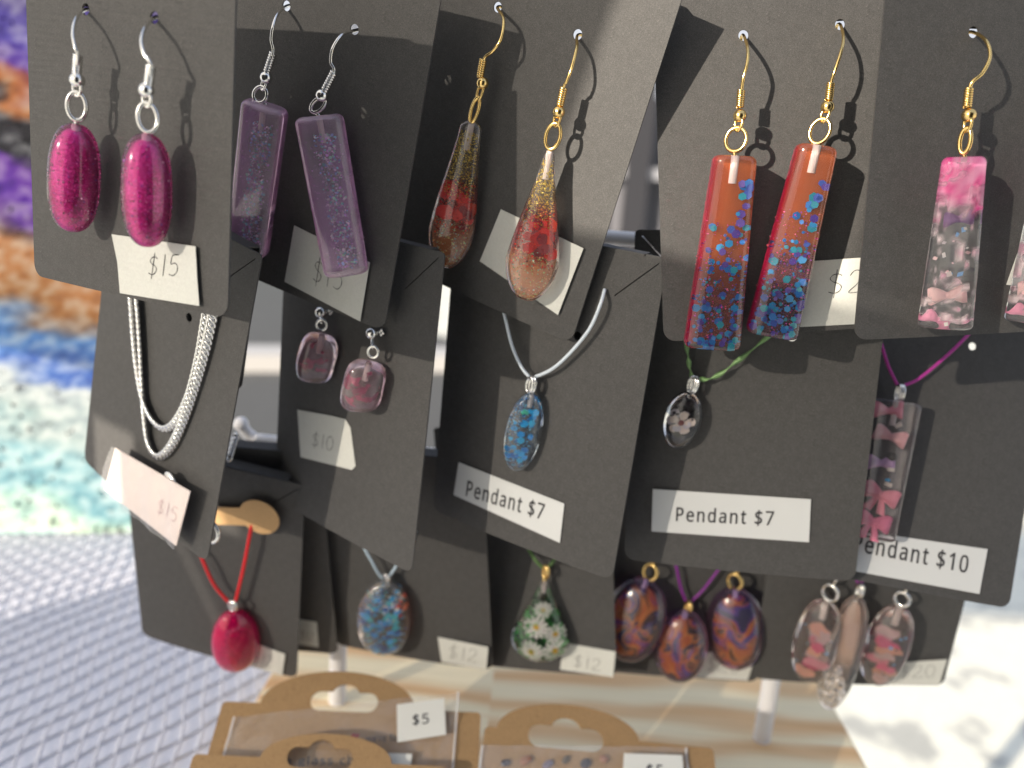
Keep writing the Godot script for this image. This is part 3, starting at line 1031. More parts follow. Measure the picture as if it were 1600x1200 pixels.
func necklace(key: String, label: String, category: String, cord_col: Color, cords: Array, bail: Vector3, bail_r: Vector2, ends: Array, metal: String, kind: Callable, twist := false, group := "", cord_r := 0.45):
	var o := thing("pendant_necklace", label, category, group)
	set_on(o, key, bail)
	var cm := mat("cord_%s" % cord_col.to_html(false), cord_col, 0.45)
	for c in cords:
		var ps := []
		for p in c:
			ps.append(p - bail)
		var path := spline(ps, 8)
		if twist:
			var g := Geo.new()
			var rows := []
			for k in path.size():
				var t := (path[mini(k + 1, path.size() - 1)] - path[maxi(k - 1, 0)]).normalized()
				var s := t.cross(Vector3.BACK).normalized()
				var b := s.cross(t)
				var w := k * 0.42
				var wide := (s * cos(w) + b * sin(w)) * cord_r * 1.3 * MM
				var thin := (b * cos(w) - s * sin(w)) * cord_r * 0.4 * MM
				rows.append(PackedVector3Array([path[k] + wide, path[k] + thin, path[k] - wide, path[k] - thin]))
			g.rings(rows)
			part("cord", g.mesh(cm), o)
		else:
			part("cord", wire(path, cord_r * MM, cm), o)
	var m: Material = mats[metal]
	var place := frame(ends[0] - bail, ends[1] - bail, ends[2].normalized())
	var by := place.basis.y
	part("bail", ring(Vector3.ZERO, (place.basis.z * 0.8 + place.basis.x * 0.5) * bail_r.x * MM, by * bail_r.y * MM, 0.0005, m), o)
	part("bail", ring(Vector3.ZERO + place.basis.x * 0.0007, (place.basis.z * 0.8 + place.basis.x * 0.5) * bail_r.x * MM * 0.95, by * bail_r.y * MM, 0.0005, m), o)
	var g2 := Geo.new()
	g2.tube(PackedVector3Array([-by * bail_r.y * MM, ends[0] - bail - by * 0.002]), 0.0006, 8)
	part("pin_shaft", g2.mesh(m), o)
	kind.call(o, place, (ends[0] - ends[1]).length() / 2)
	return o


func chain_link(m: Material) -> Mesh:
	var ps := []
	for k in 14:
		var a := TAU * k / 14
		ps.append(Vector3(cos(a) * 0.0009, sin(a) * 0.0014, 0.00022 * sin(2 * a)))
	return wire(ps, 0.00044, m, 7, true)


func chain(o: Node3D, path: PackedVector3Array, link: Mesh, pitch: float):
	var left := 0.0
	var n := 0
	for k in path.size() - 1:
		var d := (path[k + 1] - path[k])
		var len := d.length()
		while left < len:
			var y := d.normalized()
			var z := (Vector3.BACK - y * y.z).normalized()
			var b := Basis(y.cross(z), y, z) * Basis(Vector3.UP, 0.62) * Basis(Vector3.BACK, 0.35)
			part("chain_link", link, o, Transform3D(b, path[k] + y * left))
			left += pitch
			n += 1
		left -= len


func stud_earring(key: String, label: String, group: String, ball: Vector3, eye: Vector3, ends: Array, kind: Callable):
	var o := thing("stud_earring", label, "earring", group)
	set_on(o, key, ball)
	var m: Material = mats["silver"]
	var g := Geo.new()
	g.ball(Vector3.ZERO, Vector3.ONE * 0.0017, 9)
	part("ball_stud", g.mesh(m), o)
	part("post", wire([Vector3(0.0005, 0.0002, 0.0), Vector3(0.0012, 0.0004, -0.0045)], 0.0004, m), o)
	var star := Geo.new()
	for k in 4:
		star.ball(Vector3(0.0021 + 0.0006 * cos(k * PI / 2), 0.0006 + 0.0006 * sin(k * PI / 2), -0.0013), V(0.5, 0.5, 0.3), 5)
	part("stud_back", star.mesh(m), o)
	var q := eye - ball
	part("wire_loop", ring(q * 0.55, Vector3(0.0005, 0, 0.0007), -q.normalized() * 0.0013, 0.00035, m), o)
	var place := frame(ends[0] - ball, ends[1] - ball, ends[2].normalized())
	part("eye_pin", ring(q, place.basis.x * 0.0013 + place.basis.z * 0.0004, place.basis.y * 0.0016, 0.00042, m), o)
	kind.call(o, place, (ends[0] - ends[1]).length() / 2)


func dangle_earring(key: String, label: String, group: String, metal: String, hole: Vector3, eye: Vector3, eye_r: Vector2, ends: Array, kind: Callable):
	var o := thing("dangle_earring", label, "earring", group)
	set_on(o, key, hole)
	var m: Material = mats[metal]
	var q := eye - hole
	part("ear_wire", wire(spline([Vector3(0, 0, -0.003), Vector3.ZERO, Vector3(0.002, -0.001, 0.005), q * 0.55 + Vector3(0.001, 0, 0.003), q + Vector3(0, 0.0024, 0)], 6), 0.0004, m), o)
	var place := frame(ends[0] - hole, ends[1] - hole, ends[2].normalized())
	var pin := part("eye_pin", ring(q, (place.basis.x * 0.95 + place.basis.z * 0.3) * eye_r.x * MM, place.basis.y * eye_r.y * MM, 0.0006, m), o)
	part("wrapped_end", wire([q + place.basis.y * (eye_r.y - 0.2) * MM, q + place.basis.y * (eye_r.y + 1.0) * MM + place.basis.x * 0.0004], 0.0005, m), o)
	part("pin_shaft", wire([q - place.basis.y * eye_r.y * MM, ends[0] - hole - place.basis.y * 0.003], 0.0006, m), pin)
	kind.call(o, place, (ends[0] - ends[1]).length() / 2)


func chain_necklace(a: Array, b: Array):
	var o := thing("chain_necklace", "double silver curb chain looped on the far left black card", "necklace")
	set_on(o, "M1", a[0])
	var link := chain_link(mats["silver"])
	for s in [a, b]:
		var ps := []
		for p in s:
			ps.append(p - a[0])
		chain(o, spline(ps, 10), link, 0.0016)


func plastic_pouch(q: Array, at: Vector3, right: Vector3, up: Vector3, clasp: Vector3):
	var o := thing("plastic_pouch", "small clear plastic pouch with a pale $15 price card, on the chain necklace card", "pouch")
	set_on(o, "M1", (q[0] + q[2]) / 2)
	var mid: Vector3 = (q[0] + q[2]) / 2
	var x: Vector3 = (q[1] - q[0]).normalized()
	var n := x.cross(q[0] - q[3]).normalized()
	var g := Geo.new()
	var lift := 0.0
	var back := []
	for p in q:
		back.append(p - mid - n * 0.0003)
	g.face([back[3], back[2], back[1], back[0]])
	var top := []
	for p in q:
		top.append(p - mid)
	g.face([top[3], top[2], top[1], top[0]])
	for k in 4:
		g.face([top[k], top[(k + 1) % 4], back[(k + 1) % 4], back[k]])
	var card := part("price_card", g.mesh(mat("pale_pink_card", lin(0.72, 0.62, 0.58), 0.6)), o)
	hand("$15", card, at - mid + n * 0.0001, right, up, "pink_ink", 0.2)
	# the film over it, crumpled so that it flashes
	var cr := noise(420.0, 12, 2)
	var h := Geo.new()
	var rows := []
	for r in 25:
		var row := PackedVector3Array()
		for c in 37:
			var u := c / 36.0 * 1.04 - 0.02
			var v := r / 24.0 * 1.06 - 0.03
			var p: Vector3 = (q[3].lerp(q[2], u)).lerp(q[0].lerp(q[1], u), v) - mid
			var bulge := 0.0006 + 0.0006 * sin(PI * clampf(v, 0, 1)) + 0.0007 * absf(cr.get_noise_2d(p.x * 1.6 + p.y * 0.5, p.y * 0.3)) + 0.0003 * sin((u * 3.2 + v * 0.5) * TAU)
			row.append(p + n * bulge)
		rows.append(row)
	h.rings(rows, false)
	part("plastic_film", h.mesh(film("pouch_film", Color(1, 1, 1), 0.1, 0.1)), o)
	var g2 := Geo.new()
	g2.ball(Vector3.ZERO, V(3.0, 2.2, 0.8), 9)
	part("silver_clasp", g2.mesh(mats["silver"]), o, Transform3D(Basis(Vector3.BACK, -0.5), clasp - mid))


func kraft_tag(at: Vector3, strap: Vector3, r: float, half: float):
	var o := thing("kraft_tag", "tan paper tag with a round end, tucked behind the chain necklace card", "tag")
	set_on(o, "B1", at)
	var x := strap.normalized()
	var p := PackedVector2Array()
	var a0 := asin(half / r)
	for k in 41:
		var a := a0 + (TAU - 2 * a0) * k / 40.0
		p.append(Vector2.from_angle(a) * r * MM)
	p.append(Vector2(strap.length() * 1.5, -half * MM))
	p.append(Vector2(strap.length() * 1.5, half * MM))
	var g := Geo.new()
	g.plate(p, [], -0.00015, 0.00015)
	part("paper_blade", g.mesh(mats["tan_card"]), o, Transform3D(Basis(x, Vector3.BACK.cross(x), Vector3.BACK), Vector3.ZERO))


func chain_tail(ps: Array):
	var o := thing("chain_tail", "end of the silver chain with its clasp, hanging behind the far left card", "chain")
	o.position = ps[0]
	var q := []
	for p in ps:
		q.append(p - ps[0])
	var link := chain_link(mats["silver"])
	chain(o, spline(q.slice(0, 3), 6), link, 0.0014)
	part("clasp", ring(q[5], Vector3(0.0022, 0, 0.0008), Vector3(0, 0.003, 0), 0.0006, mats["silver"]), o)


# ---------------------------------------------------------------- rack, table, surroundings

func wood_grain() -> StandardMaterial3D:
	var m := mat("pine", Color.WHITE, 0.8)
	var n := noise(0.012, 21, 3)
	var fine := noise(0.09, 22, 2)
	m.albedo_texture = picture(512, 512, func(x, y):
		var warp: float = 26.0 * n.get_noise_2d(x * 0.22, y * 0.5) + 0.05 * x * sin(x * 0.004)
		var k := 0.5 + 0.5 * sin((y + warp) * 0.128)
		k = pow(k, 2.0) * (0.7 + 0.5 * n.get_noise_2d(x * 0.1 + 300, y * 1.3))
		var f := fine.get_noise_2d(x * 0.12, y * 2.6) * 0.035
		return Color(0.95 + f, 0.89 + f, 0.74 + f).lerp(Color(0.84 + f, 0.64 + f, 0.43 + f), clampf(k, 0, 1)))
	return m


func place_rack():
	var o := thing("display_rack", "white metal jewellery rack with a pale pine base board", "display rack")
	var turn := deg_to_rad(-1.7)
	o.transform = Transform3D(Basis(Vector3.UP, turn), Vector3(0.0, BASE_Y, RACK_Z))
	# the base board, its edges eased
	var g := Geo.new()
	var lo := Vector2(BOARD_L, BOARD_F)
	var hi := Vector2(BOARD_R, BOARD_B)
	var ease_ := 0.0012
	var rows := []
	for s in [[-0.018, 0.0], [-ease_, 0.0], [-ease_ * 0.3, ease_ * 0.3], [0.0, ease_]]:
		rows.append(PackedVector3Array([Vector3(lo.x + s[1], s[0], lo.y - s[1]), Vector3(hi.x - s[1], s[0], lo.y - s[1]), Vector3(hi.x - s[1], s[0], hi.y + s[1]), Vector3(lo.x + s[1], s[0], hi.y + s[1])]))
	for r in rows.size() - 1:
		for k in 4:
			g.face([rows[r][k], rows[r][(k + 1) % 4], rows[r + 1][(k + 1) % 4], rows[r + 1][k]])
	g.face([rows[3][0], rows[3][1], rows[3][2], rows[3][3]])
	g.face([rows[0][3], rows[0][2], rows[0][1], rows[0][0]])
	for k in g.v.size():
		var p := g.v[k]
		g.u[k] = Vector2(p.x * 3.6, p.z * 3.6 + p.y * 3.6)
	part("base_board", g.mesh(wood_grain()), o)
	var white: Material = mats["white_metal"]
	for x in POSTS:
		part("post", wire([Vector3(x, 0.0, 0), Vector3(x, 0.2884, 0)], 0.0034, white, 16), o)
		var f := Geo.new()
		f.ball(Vector3(x, 0.0004, 0), Vector3(0.0036, 0.0011, 0.0036), 8)
		part("foot_weld", f.mesh(white), o)
	for r in RAILS:
		for x in POSTS:
			part("arm", wire([Vector3(x, r.x, 0), Vector3(x, r.x, r.y)], 0.0018, white, 10), o)
		var rail := part("rail", wire(spline([Vector3(r.z, r.x + 0.006, r.y + 0.002), Vector3(r.z + 0.003, r.x + 0.001, r.y), Vector3(r.z + 0.012, r.x, r.y), Vector3(0.0, r.x, r.y), Vector3(0.17, r.x, r.y)], 8), 0.0021, white, 14), o)
		var cap := Geo.new()
		cap.ball(Vector3.ZERO, Vector3.ONE * 0.0026, 8)
		part("end_cap", cap.mesh(white), rail, Transform3D(Basis(), Vector3(r.z, r.x + 0.006, r.y + 0.002)))


func slab(lo: Vector3, hi: Vector3, m: Material) -> Mesh:
	var g := Geo.new()
	g.box(lo, hi)
	return g.mesh(m)


func place_setting():
	# ground: pale concrete with grey stains
	var m := mat("concrete", Color.WHITE, 0.9)
	var n := noise(0.02, 31, 4)
	var n2 := noise(0.012, 32, 2)
	rng.seed = 5
	m.albedo_texture = picture(512, 512, func(x, y):
		var k := smoothstep(0.08, 0.42, n.get_noise_2d(x, y) + 0.25 * n2.get_noise_2d(x, y)) * 0.62
		var j := rng.randf_range(-0.03, 0.03)
		return Color(0.95 + j, 0.94 + j, 0.87 + j).lerp(Color(0.62 + j, 0.62 + j, 0.6 + j), k))
	triplanar(m, 0.55, true)
	structure("ground", slab(Vector3(-60, -0.2, -90), Vector3(60, 0, 30), m))
	# shaded ground with a sunlit stripe behind the stall, put into the colours
	var ground_shade := mat("ground_shade", Color.WHITE, 0.9)
	grained(ground_shade, 128, 3.0, Color(0.36, 0.36, 0.35), 0.12, 200, Color(0.6, 0.6, 0.58), 41)
	ground_shade.uv1_world_triplanar = true
	var shade_mesh := Geo.new()
	shade_mesh.plate(PackedVector2Array([Vector2(-0.9, 0.26), Vector2(-0.016, 0.26), Vector2(-0.02, 0.47), Vector2(-0.09, 0.53), Vector2(-0.1, 0.75), Vector2(-0.9, 0.75)]), [], 0.004, 0.006)
	var shade_sheet := structure("path", shade_mesh.mesh(ground_shade))  # dark sheet laid where the ground lies in shade
	shade_sheet.transform = Transform3D(Basis(Vector3(10, 0, 0), Vector3(0, 0, -10), Vector3(0, 1, 0)), Vector3.ZERO)
	var sunlit_stripe := structure("sunlit_stripe", slab(Vector3(-2.4, -0.02, -0.12), Vector3(2.4, 0.09, 0.12), mat("sunlit_stripe_tone", lin(0.55, 0.53, 0.5), 0.8)))  # sunlit stripe of the ground, given as a pale block
	sunlit_stripe.transform = Transform3D(Basis(Vector3.UP, 0.3), Vector3(-1.5, 0, -3.75))
	# the table under the rack
	var t := thing("market_table", "table under the rack, covered by a white cloth", "table")
	t.position = Vector3(TABLE_X, 0, TABLE_Z)
	part("table_top", slab(Vector3(-TABLE_W, TABLE_Y - 0.03, -TABLE_D), Vector3(TABLE_W, TABLE_Y - 0.002, TABLE_D), mat("table_board", lin(0.3, 0.3, 0.3), 0.7)), t)
	for sx in [-1, 1]:
		for sz in [-1, 1]:
			part("leg", wire([Vector3(sx * (TABLE_W - 0.05), 0, sz * (TABLE_D - 0.05)), Vector3(sx * (TABLE_W - 0.05), TABLE_Y - 0.031, sz * (TABLE_D - 0.05))], 0.014, mat("table_leg", lin(0.4, 0.4, 0.4), 0.4)), t)
	var cloth := thing("tablecloth", "white cloth with a diamond lattice, left of the pine board", "tablecloth")
	cloth.position = Vector3(TABLE_X, TABLE_Y, TABLE_Z)
	var cm := mat("white_cloth", Color.WHITE, 0.95)
	grained(cm, 128, 14.0, Color(0.93, 0.93, 0.95), 0.03, 0, Color.WHITE, 51)
	var g := Geo.new()
	var w := TABLE_W + 0.004
	var d := TABLE_D + 0.004
	var rip := noise(9.0, 52, 2)
	var rows := []
	for r in 61:
		var row := PackedVector3Array()
		for c in 101:
			var x := lerpf(-w, w, c / 100.0)
			var z := lerpf(d, -d, r / 60.0)
			row.append(Vector3(x, 0.0006 + 0.0012 * (1 + rip.get_noise_2d(x, z)), z))
		rows.append(row)
	g.rings(rows, false)
	for e in [[Vector3(-w, 0, d), Vector3(w, 0, d)], [Vector3(w, 0, d), Vector3(w, 0, -d)], [Vector3(w, 0, -d), Vector3(-w, 0, -d)], [Vector3(-w, 0, -d), Vector3(-w, 0, d)]]:
		g.face([e[0] + Vector3.DOWN * 0.05, e[1] + Vector3.DOWN * 0.05, e[1] + Vector3.UP * 0.001, e[0] + Vector3.UP * 0.001])
	part("cloth_sheet", g.mesh(cm), cloth)
	# a raised lattice over the cloth: two sets of thin lines crossing in diamonds
	var lattice := Geo.new()
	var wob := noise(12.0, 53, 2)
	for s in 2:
		var dir: Vector2 = LATTICE_A if s == 0 else LATTICE_B
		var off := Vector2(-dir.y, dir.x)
		var pitch: float = LATTICE_PITCH if s == 0 else LATTICE_PITCH_B
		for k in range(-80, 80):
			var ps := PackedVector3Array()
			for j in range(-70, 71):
				var p := LATTICE_AT + off * (k * pitch) + dir * (j * 0.006)
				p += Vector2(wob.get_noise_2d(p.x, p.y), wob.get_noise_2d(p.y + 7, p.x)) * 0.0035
				if absf(p.x) > w - 0.01 or absf(p.y) > d - 0.01 or p.x > LATTICE_LIMIT:
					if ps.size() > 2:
						lattice.tube(ps, 0.0006, 5)
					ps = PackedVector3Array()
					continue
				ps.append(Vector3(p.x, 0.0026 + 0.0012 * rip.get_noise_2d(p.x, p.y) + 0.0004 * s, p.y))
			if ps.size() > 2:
				lattice.tube(ps, 0.0006, 5)
	var nm := part("diamond_lattice", lattice.mesh(mat("lattice_line", lin(0.58, 0.59, 0.65), 0.9)), cloth)
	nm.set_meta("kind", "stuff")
	place_art()
	place_backdrop()


func place_art():
	# a poured resin panel stands on the table at the left, banded like agate and edged with stones
	var o := thing("resin_art_panel", "poured resin art panel in purple, orange, blue and teal bands, set with crystals", "artwork")
	o.transform = Transform3D(Basis.from_euler(Vector3(-0.12, 0.18, 0.0)), ART_AT)
	var w := ART_W
	var h := ART_H
	var n := noise(0.011, 61, 4)
	var n2 := noise(0.05, 62, 3)
	var bands := [[0.000, Color(0.66, 0.78, 0.76)], [0.010, Color(0.75, 0.83, 0.72)], [0.075, Color(0.42, 0.6, 0.64)], [0.155, Color(0.5, 0.65, 0.68)], [0.215, Color(0.55, 0.62, 0.62)], [0.285, Color(0.6, 0.64, 0.66)], [0.315, Color(0.2, 0.32, 0.6)], [0.375, Color(0.3, 0.5, 0.75)], [0.435, Color(0.62, 0.4, 0.2)], [0.505, Color(0.75, 0.5, 0.3)], [0.535, Color(0.42, 0.28, 0.22)], [0.575, Color(0.4, 0.26, 0.5)], [0.595, Color(0.33, 0.1, 0.62)], [0.665, Color(0.36, 0.12, 0.6)], [0.685, Color(0.05, 0.05, 0.09)], [0.755, Color(0.07, 0.06, 0.1)], [0.775, Color(0.72, 0.42, 0.2)], [0.815, Color(0.6, 0.3, 0.3)], [0.835, Color(0.36, 0.2, 0.62)], [0.885, Color(0.3, 0.24, 0.66)], [1.000, Color(0.2, 0.14, 0.4)]]
	var m := mat("poured_resin", Color.WHITE, 0.25)
	m.albedo_texture = picture(300, 512, func(x, y):
		var v: float = 1.0 - y / 511.0 + (x / 300.0 - 0.45) * 0.16 + 0.055 * n.get_noise_2d(x * 0.7, y * 1.6)
		v = clampf(v, 0.0, 0.999)
		var c := Color.WHITE
		for k in bands.size() - 1:
			if v >= bands[k][0] and v <= bands[k + 1][0]:
				c = (bands[k][1] as Color).lerp(bands[k + 1][1], (v - bands[k][0]) / (bands[k + 1][0] - bands[k][0]))
		var j := n2.get_noise_2d(x * 0.8 + y * 0.3, y * 1.3)
		return c.lerp(Color(0.85, 0.86, 0.84), clampf(0.16 + j * 0.7, 0, 0.45)).lerp(Color(0.12, 0.1, 0.16), clampf(-j * 0.7 - 0.2, 0, 0.25)))
	var g := Geo.new()
	g.box(Vector3(-w / 2, 0, -0.012), Vector3(w / 2, h, 0))
	for k in g.v.size():
		g.u[k] = Vector2(g.v[k].x / w + 0.5, 1 - g.v[k].y / h)
	part("poured_panel", g.mesh(m), o)
	var sets := [["dark_crystal", 0.680, 0.765, 170, [Color(0.02, 0.02, 0.03), Color(0.08, 0.08, 0.1), Color(0.2, 0.2, 0.25)]], ["amber_crystal", 0.515, 0.585, 150, [Color(0.35, 0.2, 0.1), Color(0.5, 0.36, 0.25), Color(0.6, 0.5, 0.42), Color(0.3, 0.16, 0.2)]],
		["clear_crystal", 0.155, 0.305, 260, [Color(0.36, 0.42, 0.44), Color(0.28, 0.34, 0.38), Color(0.5, 0.53, 0.52)]], ["teal_crystal", 0.000, 0.155, 260, [Color(0.15, 0.34, 0.38), Color(0.35, 0.48, 0.45), Color(0.48, 0.54, 0.42), Color(0.5, 0.54, 0.53), Color(0.1, 0.27, 0.34)]], ["violet_crystal", 0.835, 0.935, 150, [Color(0.1, 0.08, 0.3), Color(0.3, 0.28, 0.6), Color(0.18, 0.05, 0.3)]]]
	var cm := mat("crystal", Color.WHITE, 0.12)
	cm.vertex_color_use_as_albedo = true
	rng.seed = 88
	for s in sets:
		var shape := Geo.new()
		shape.ball(Vector3.ZERO, Vector3(0.5, 0.7, 0.34), 2)
		var mm := MultiMesh.new()
		mm.transform_format = MultiMesh.TRANSFORM_3D
		mm.use_colors = true
		mm.mesh = shape.mesh(cm)
		mm.instance_count = s[3]
		for k in int(s[3]):
			var x := rng.randf_range(-w / 2, w / 2)
			var v := lerpf(s[1], s[2], rng.randf()) - (x / w + 0.05) * 0.16
			v = clampf(v, 0.01, 0.99)
			mm.set_instance_transform(k, Transform3D(Basis.from_euler(Vector3(rng.randf() * 3, rng.randf() * 3, rng.randf() * 3)).scaled(Vector3.ONE * rng.randf_range(0.003, 0.01)), Vector3(x, v * h, -0.0016)))
			var c: Color = s[4][rng.randi() % s[4].size()]
			mm.set_instance_color(k, c)
		var q := MultiMeshInstance3D.new()
		q.name = s[0]
		q.multimesh = mm
		o.add_child(q, true)
		q.set_meta("kind", "stuff")


func place_backdrop():
	var box := thing("storage_box", "teal-green box far behind, seen between the cards at the left", "box")
	box.position = Vector3(-2.6, 0, -8.2)
	var teal := mat("teal_plastic", lin(0.05, 0.16, 0.15), 0.6)
	part("box_body", slab(Vector3(-1.4, 0, -0.4), Vector3(1.4, 0.62, 0.4), teal), box)
	part("box_lid", slab(Vector3(-1.44, 0.622, -0.44), Vector3(1.44, 0.74, 0.44), mat("teal_lid", lin(0.08, 0.24, 0.21), 0.5)), box)
	var screen := thing("canvas_screen", "grey canvas screen in the distance with a pale rail across it", "screen")
	screen.position = Vector3(0.9, 0, -6.0)
	var sheet := Geo.new()
	var rows := []
	for r in 2:
		var row := PackedVector3Array()
		for c in 41:
			row.append(Vector3(lerpf(-0.7, 1.1, c / 40.0), r * 1.62, 0.05 * sin(c * 1.1)))
		rows.append(row)
	sheet.rings(rows, false)
	part("canvas_sheet", sheet.mesh(mat("grey_canvas", lin(0.13, 0.13, 0.145), 0.9)), screen)
	part("rail", slab(Vector3(-0.7, 1.06, 0.08), Vector3(1.1, 1.14, 0.12), mat("pale_rail", lin(0.3, 0.3, 0.32), 0.6)), screen)
	part("post", slab(Vector3(-0.2, 0, 0.07), Vector3(-0.04, 1.7, 0.16), mat("dark_post", lin(0.02, 0.02, 0.025), 0.6)), screen)
	# added unseen blocker that shapes the sun: slits pass part, gaps pass all
	var sun_blocker := thing("added_sun_blocker", "added pale slitted screen that blocks and shapes the sunlight, unseen behind the viewer", "shade screen")
	var to_sun := Vector3(-0.705, 0.26, 0.66).normalized()
	var across := Vector3.UP.cross(to_sun).normalized()
	var up := to_sun.cross(across)
	sun_blocker.transform = Transform3D(Basis(across, up, to_sun), Vector3(0, 0.962, 0) + to_sun * 0.35)
	var canvas := mat("sun_blocker_sheet", lin(0.7, 0.69, 0.66), 0.9)
	canvas.backlight_enabled = true
	canvas.backlight = lin(0.42, 0.41, 0.39)  # lets sun through as added soft light on the cards
	var sheet_a := PackedVector2Array([Vector2(-0.8, -0.07), Vector2(-0.47, -0.09), Vector2(-0.43, -0.16), Vector2(-0.42, -0.3), Vector2(-0.251, -0.3), Vector2(-0.251, -0.056), Vector2(-0.231, -0.056), Vector2(-0.231, -0.086), Vector2(-0.25, -0.086), Vector2(-0.25, -0.3), Vector2(0.16, -0.3), Vector2(0.16, 0.024), Vector2(-0.137, 0.028), Vector2(-0.143, 0.034), Vector2(-0.122, 0.085), Vector2(-0.1, 0.19), Vector2(-0.1, 0.8), Vector2(-0.8, 0.8)])
	var sheet_b := PackedVector2Array([Vector2(-0.086, 0.028), Vector2(0.16, 0.028), Vector2(0.16, 0.5), Vector2(-0.07, 0.5)])
	# the added blocker is cut into narrow tapes with slits between them
	for outline in [sheet_a, sheet_b]:
		var tape_wide := 0.00098 if outline == sheet_a else 0.0008
		var g := Geo.new()
		for n in 850:
			var low := -0.302 + n * 0.0013
			var tape := PackedVector2Array([Vector2(-0.9, low), Vector2(0.3, low), Vector2(0.3, low + tape_wide), Vector2(-0.9, low + tape_wide)])
			for piece in Geometry2D.intersect_polygons(g.scaled(outline, 1000), g.scaled(tape, 1000)):
				var cut := Geometry2D.triangulate_polygon(piece)
				var first := g.v.size()
				for q in g.scaled(piece, 0.001):
					g.vert(Vector3(q.x, q.y, 0))
				for c in range(0, cut.size(), 3):
					g.tri(first + cut[c], first + cut[c + 1], first + cut[c + 2])
		part("sun_blocker_panel", g.mesh(canvas), sun_blocker).set_meta("kind", "stuff")
	for x in [-0.79, 0.15]:
		part("sun_blocker_pole", wire([Vector3(x, 0.5, -0.012), Vector3(x, -1.1, -0.012)], 0.009, mats["white_metal"], 10), sun_blocker)
	# added unseen dark sheet behind the viewer: darkens resin reflections and cuts frontal light
	var stall := thing("added_dark_drape", "added dark sheet that darkens the resin reflections, unseen behind the viewer", "drape")
	stall.position = Vector3(0.75, 0, 1.15)
	var folds := Geo.new()
	var lines := []
	for r in 2:
		var row := PackedVector3Array()
		for c in 121:
			row.append(Vector3(lerpf(-1.15, 0.5, c / 120.0), 2.1 - r * 2.1, 0.04 * sin(c * 0.9) + 0.02 * sin(c * 0.37)))
		lines.append(row)
	folds.rings(lines, false)
	part("added_drape_sheet", folds.mesh(mat("added_drape_dark", lin(0.03, 0.03, 0.035), 0.95)), stall)
	part("added_drape_rail", wire([Vector3(-1.2, 2.12, 0), Vector3(0.55, 2.12, 0)], 0.015, mats["white_metal"], 8), stall)


func packet(called: String, label: String, place: Transform3D, w: float, shoulder: float, arch: float, arch_x: float, hole: Vector2, hole_w: float, bag: Array):
	# a kraft hang card with an arched top and a hanger slot, and the clear bag that is stapled to it
	var o := thing(called, label, "earring packet", "kraft packets in front of the pine board")
	o.transform = place
	var p := PackedVector2Array([Vector2(-w, -50) * MM, Vector2(w, -50) * MM])
	for k in 5:
		p.append((Vector2(w - 1.5, shoulder - 1.5) + Vector2.from_angle(PI / 2 * k / 4) * 1.5) * MM)
	for k in 25:
		var a := PI * k / 24
		p.append(Vector2(arch_x + cos(a) * bag[4], shoulder + 0.02 + sin(a) * arch) * MM)
	for k in 5:
		p.append((Vector2(-w + 1.5, shoulder - 1.5) + Vector2.from_angle(PI / 2 + PI / 2 * k / 4) * 1.5) * MM)
	var slot := PackedVector2Array()
	var r := hole_w * 0.3
	for k in 9:
		slot.append((hole + Vector2(-hole_w + r, 0) + Vector2.from_angle(PI / 2 + PI * k / 8) * r) * MM)
	for k in 9:
		slot.append((hole + Vector2(hole_w - r, 0) + Vector2.from_angle(-PI / 2 + PI * k / 8) * r) * MM)
	for k in 9:
		var a := PI * (0.08 + 0.84 * k / 8)
		slot.append((hole + Vector2(cos(a) * r * 1.35, r * 0.72 + sin(a) * r * 1.05)) * MM)
	var g := Geo.new()
	g.plate(p, [slot], -0.0005, 0.0, [hole.x * MM])
	part("kraft_card", g.mesh(mats["kraft_paper"]), o)
	var n := noise(260.0, int(w * 10), 2)
	var h := Geo.new()
	var rows := []
	for q in 15:
		var row := PackedVector3Array()
		for c in 25:
			var x: float = lerpf(bag[0], bag[1], c / 24.0)
			var y: float = lerpf(-49.0, bag[2] + bag[3] * (c / 24.0), q / 14.0)
			row.append(V(x, y, 0.9 + 0.7 * sin(PI * c / 24.0) + 1.1 * n.get_noise_2d(x * MM, y * MM)))
		rows.append(row)
	h.rings(rows, false)
	var bagm := part("plastic_bag", h.mesh(film("bag_film", Color(1, 1, 1), 0.1, 0.12)), o)
	for e in [0, 24]:   # the welded seams at its sides
		var seam := []
		for row in rows:
			seam.append(row[e])
		part("bag_seam", wire(seam, 0.0004, film("bag_seam", Color(1, 1, 1), 0.35, 0.15), 6), bagm)
	return o


func sticker(o: Node3D, quad: Array, z: float, tint: Color, text: String, at: Vector2, right: Vector2, up: Vector2):
	var g := Geo.new()
	var p := PackedVector2Array()
	for q in quad:
		p.append(q * MM)
	g.plate(p, [], z * MM, (z + 0.1) * MM)
	var s := part("price_sticker", g.mesh(mat("sticker_%s" % tint.to_html(false), tint, 0.5)), o)
	if text:
		printed(text, s, V(at.x, at.y, z + 0.14), V(right.x, right.y, 0), V(up.x, up.y, 0), "ink")


func print_heart(o: Node3D, at: Vector3, r: float):
	var p := PackedVector2Array()
	for k in 28:
		var a := TAU * k / 28
		p.append(Vector2(16 * pow(sin(a), 3), 13 * cos(a) - 5 * cos(2 * a) - 2 * cos(3 * a) - cos(4 * a)) / 16.0 * r * MM)
	var g := Geo.new()
	g.plate(p, [], 0, 0.00003)
	part("printed_heart", g.mesh(mat("red_print", lin(0.35, 0.03, 0.04), 0.7)), o, Transform3D(Basis(), at))


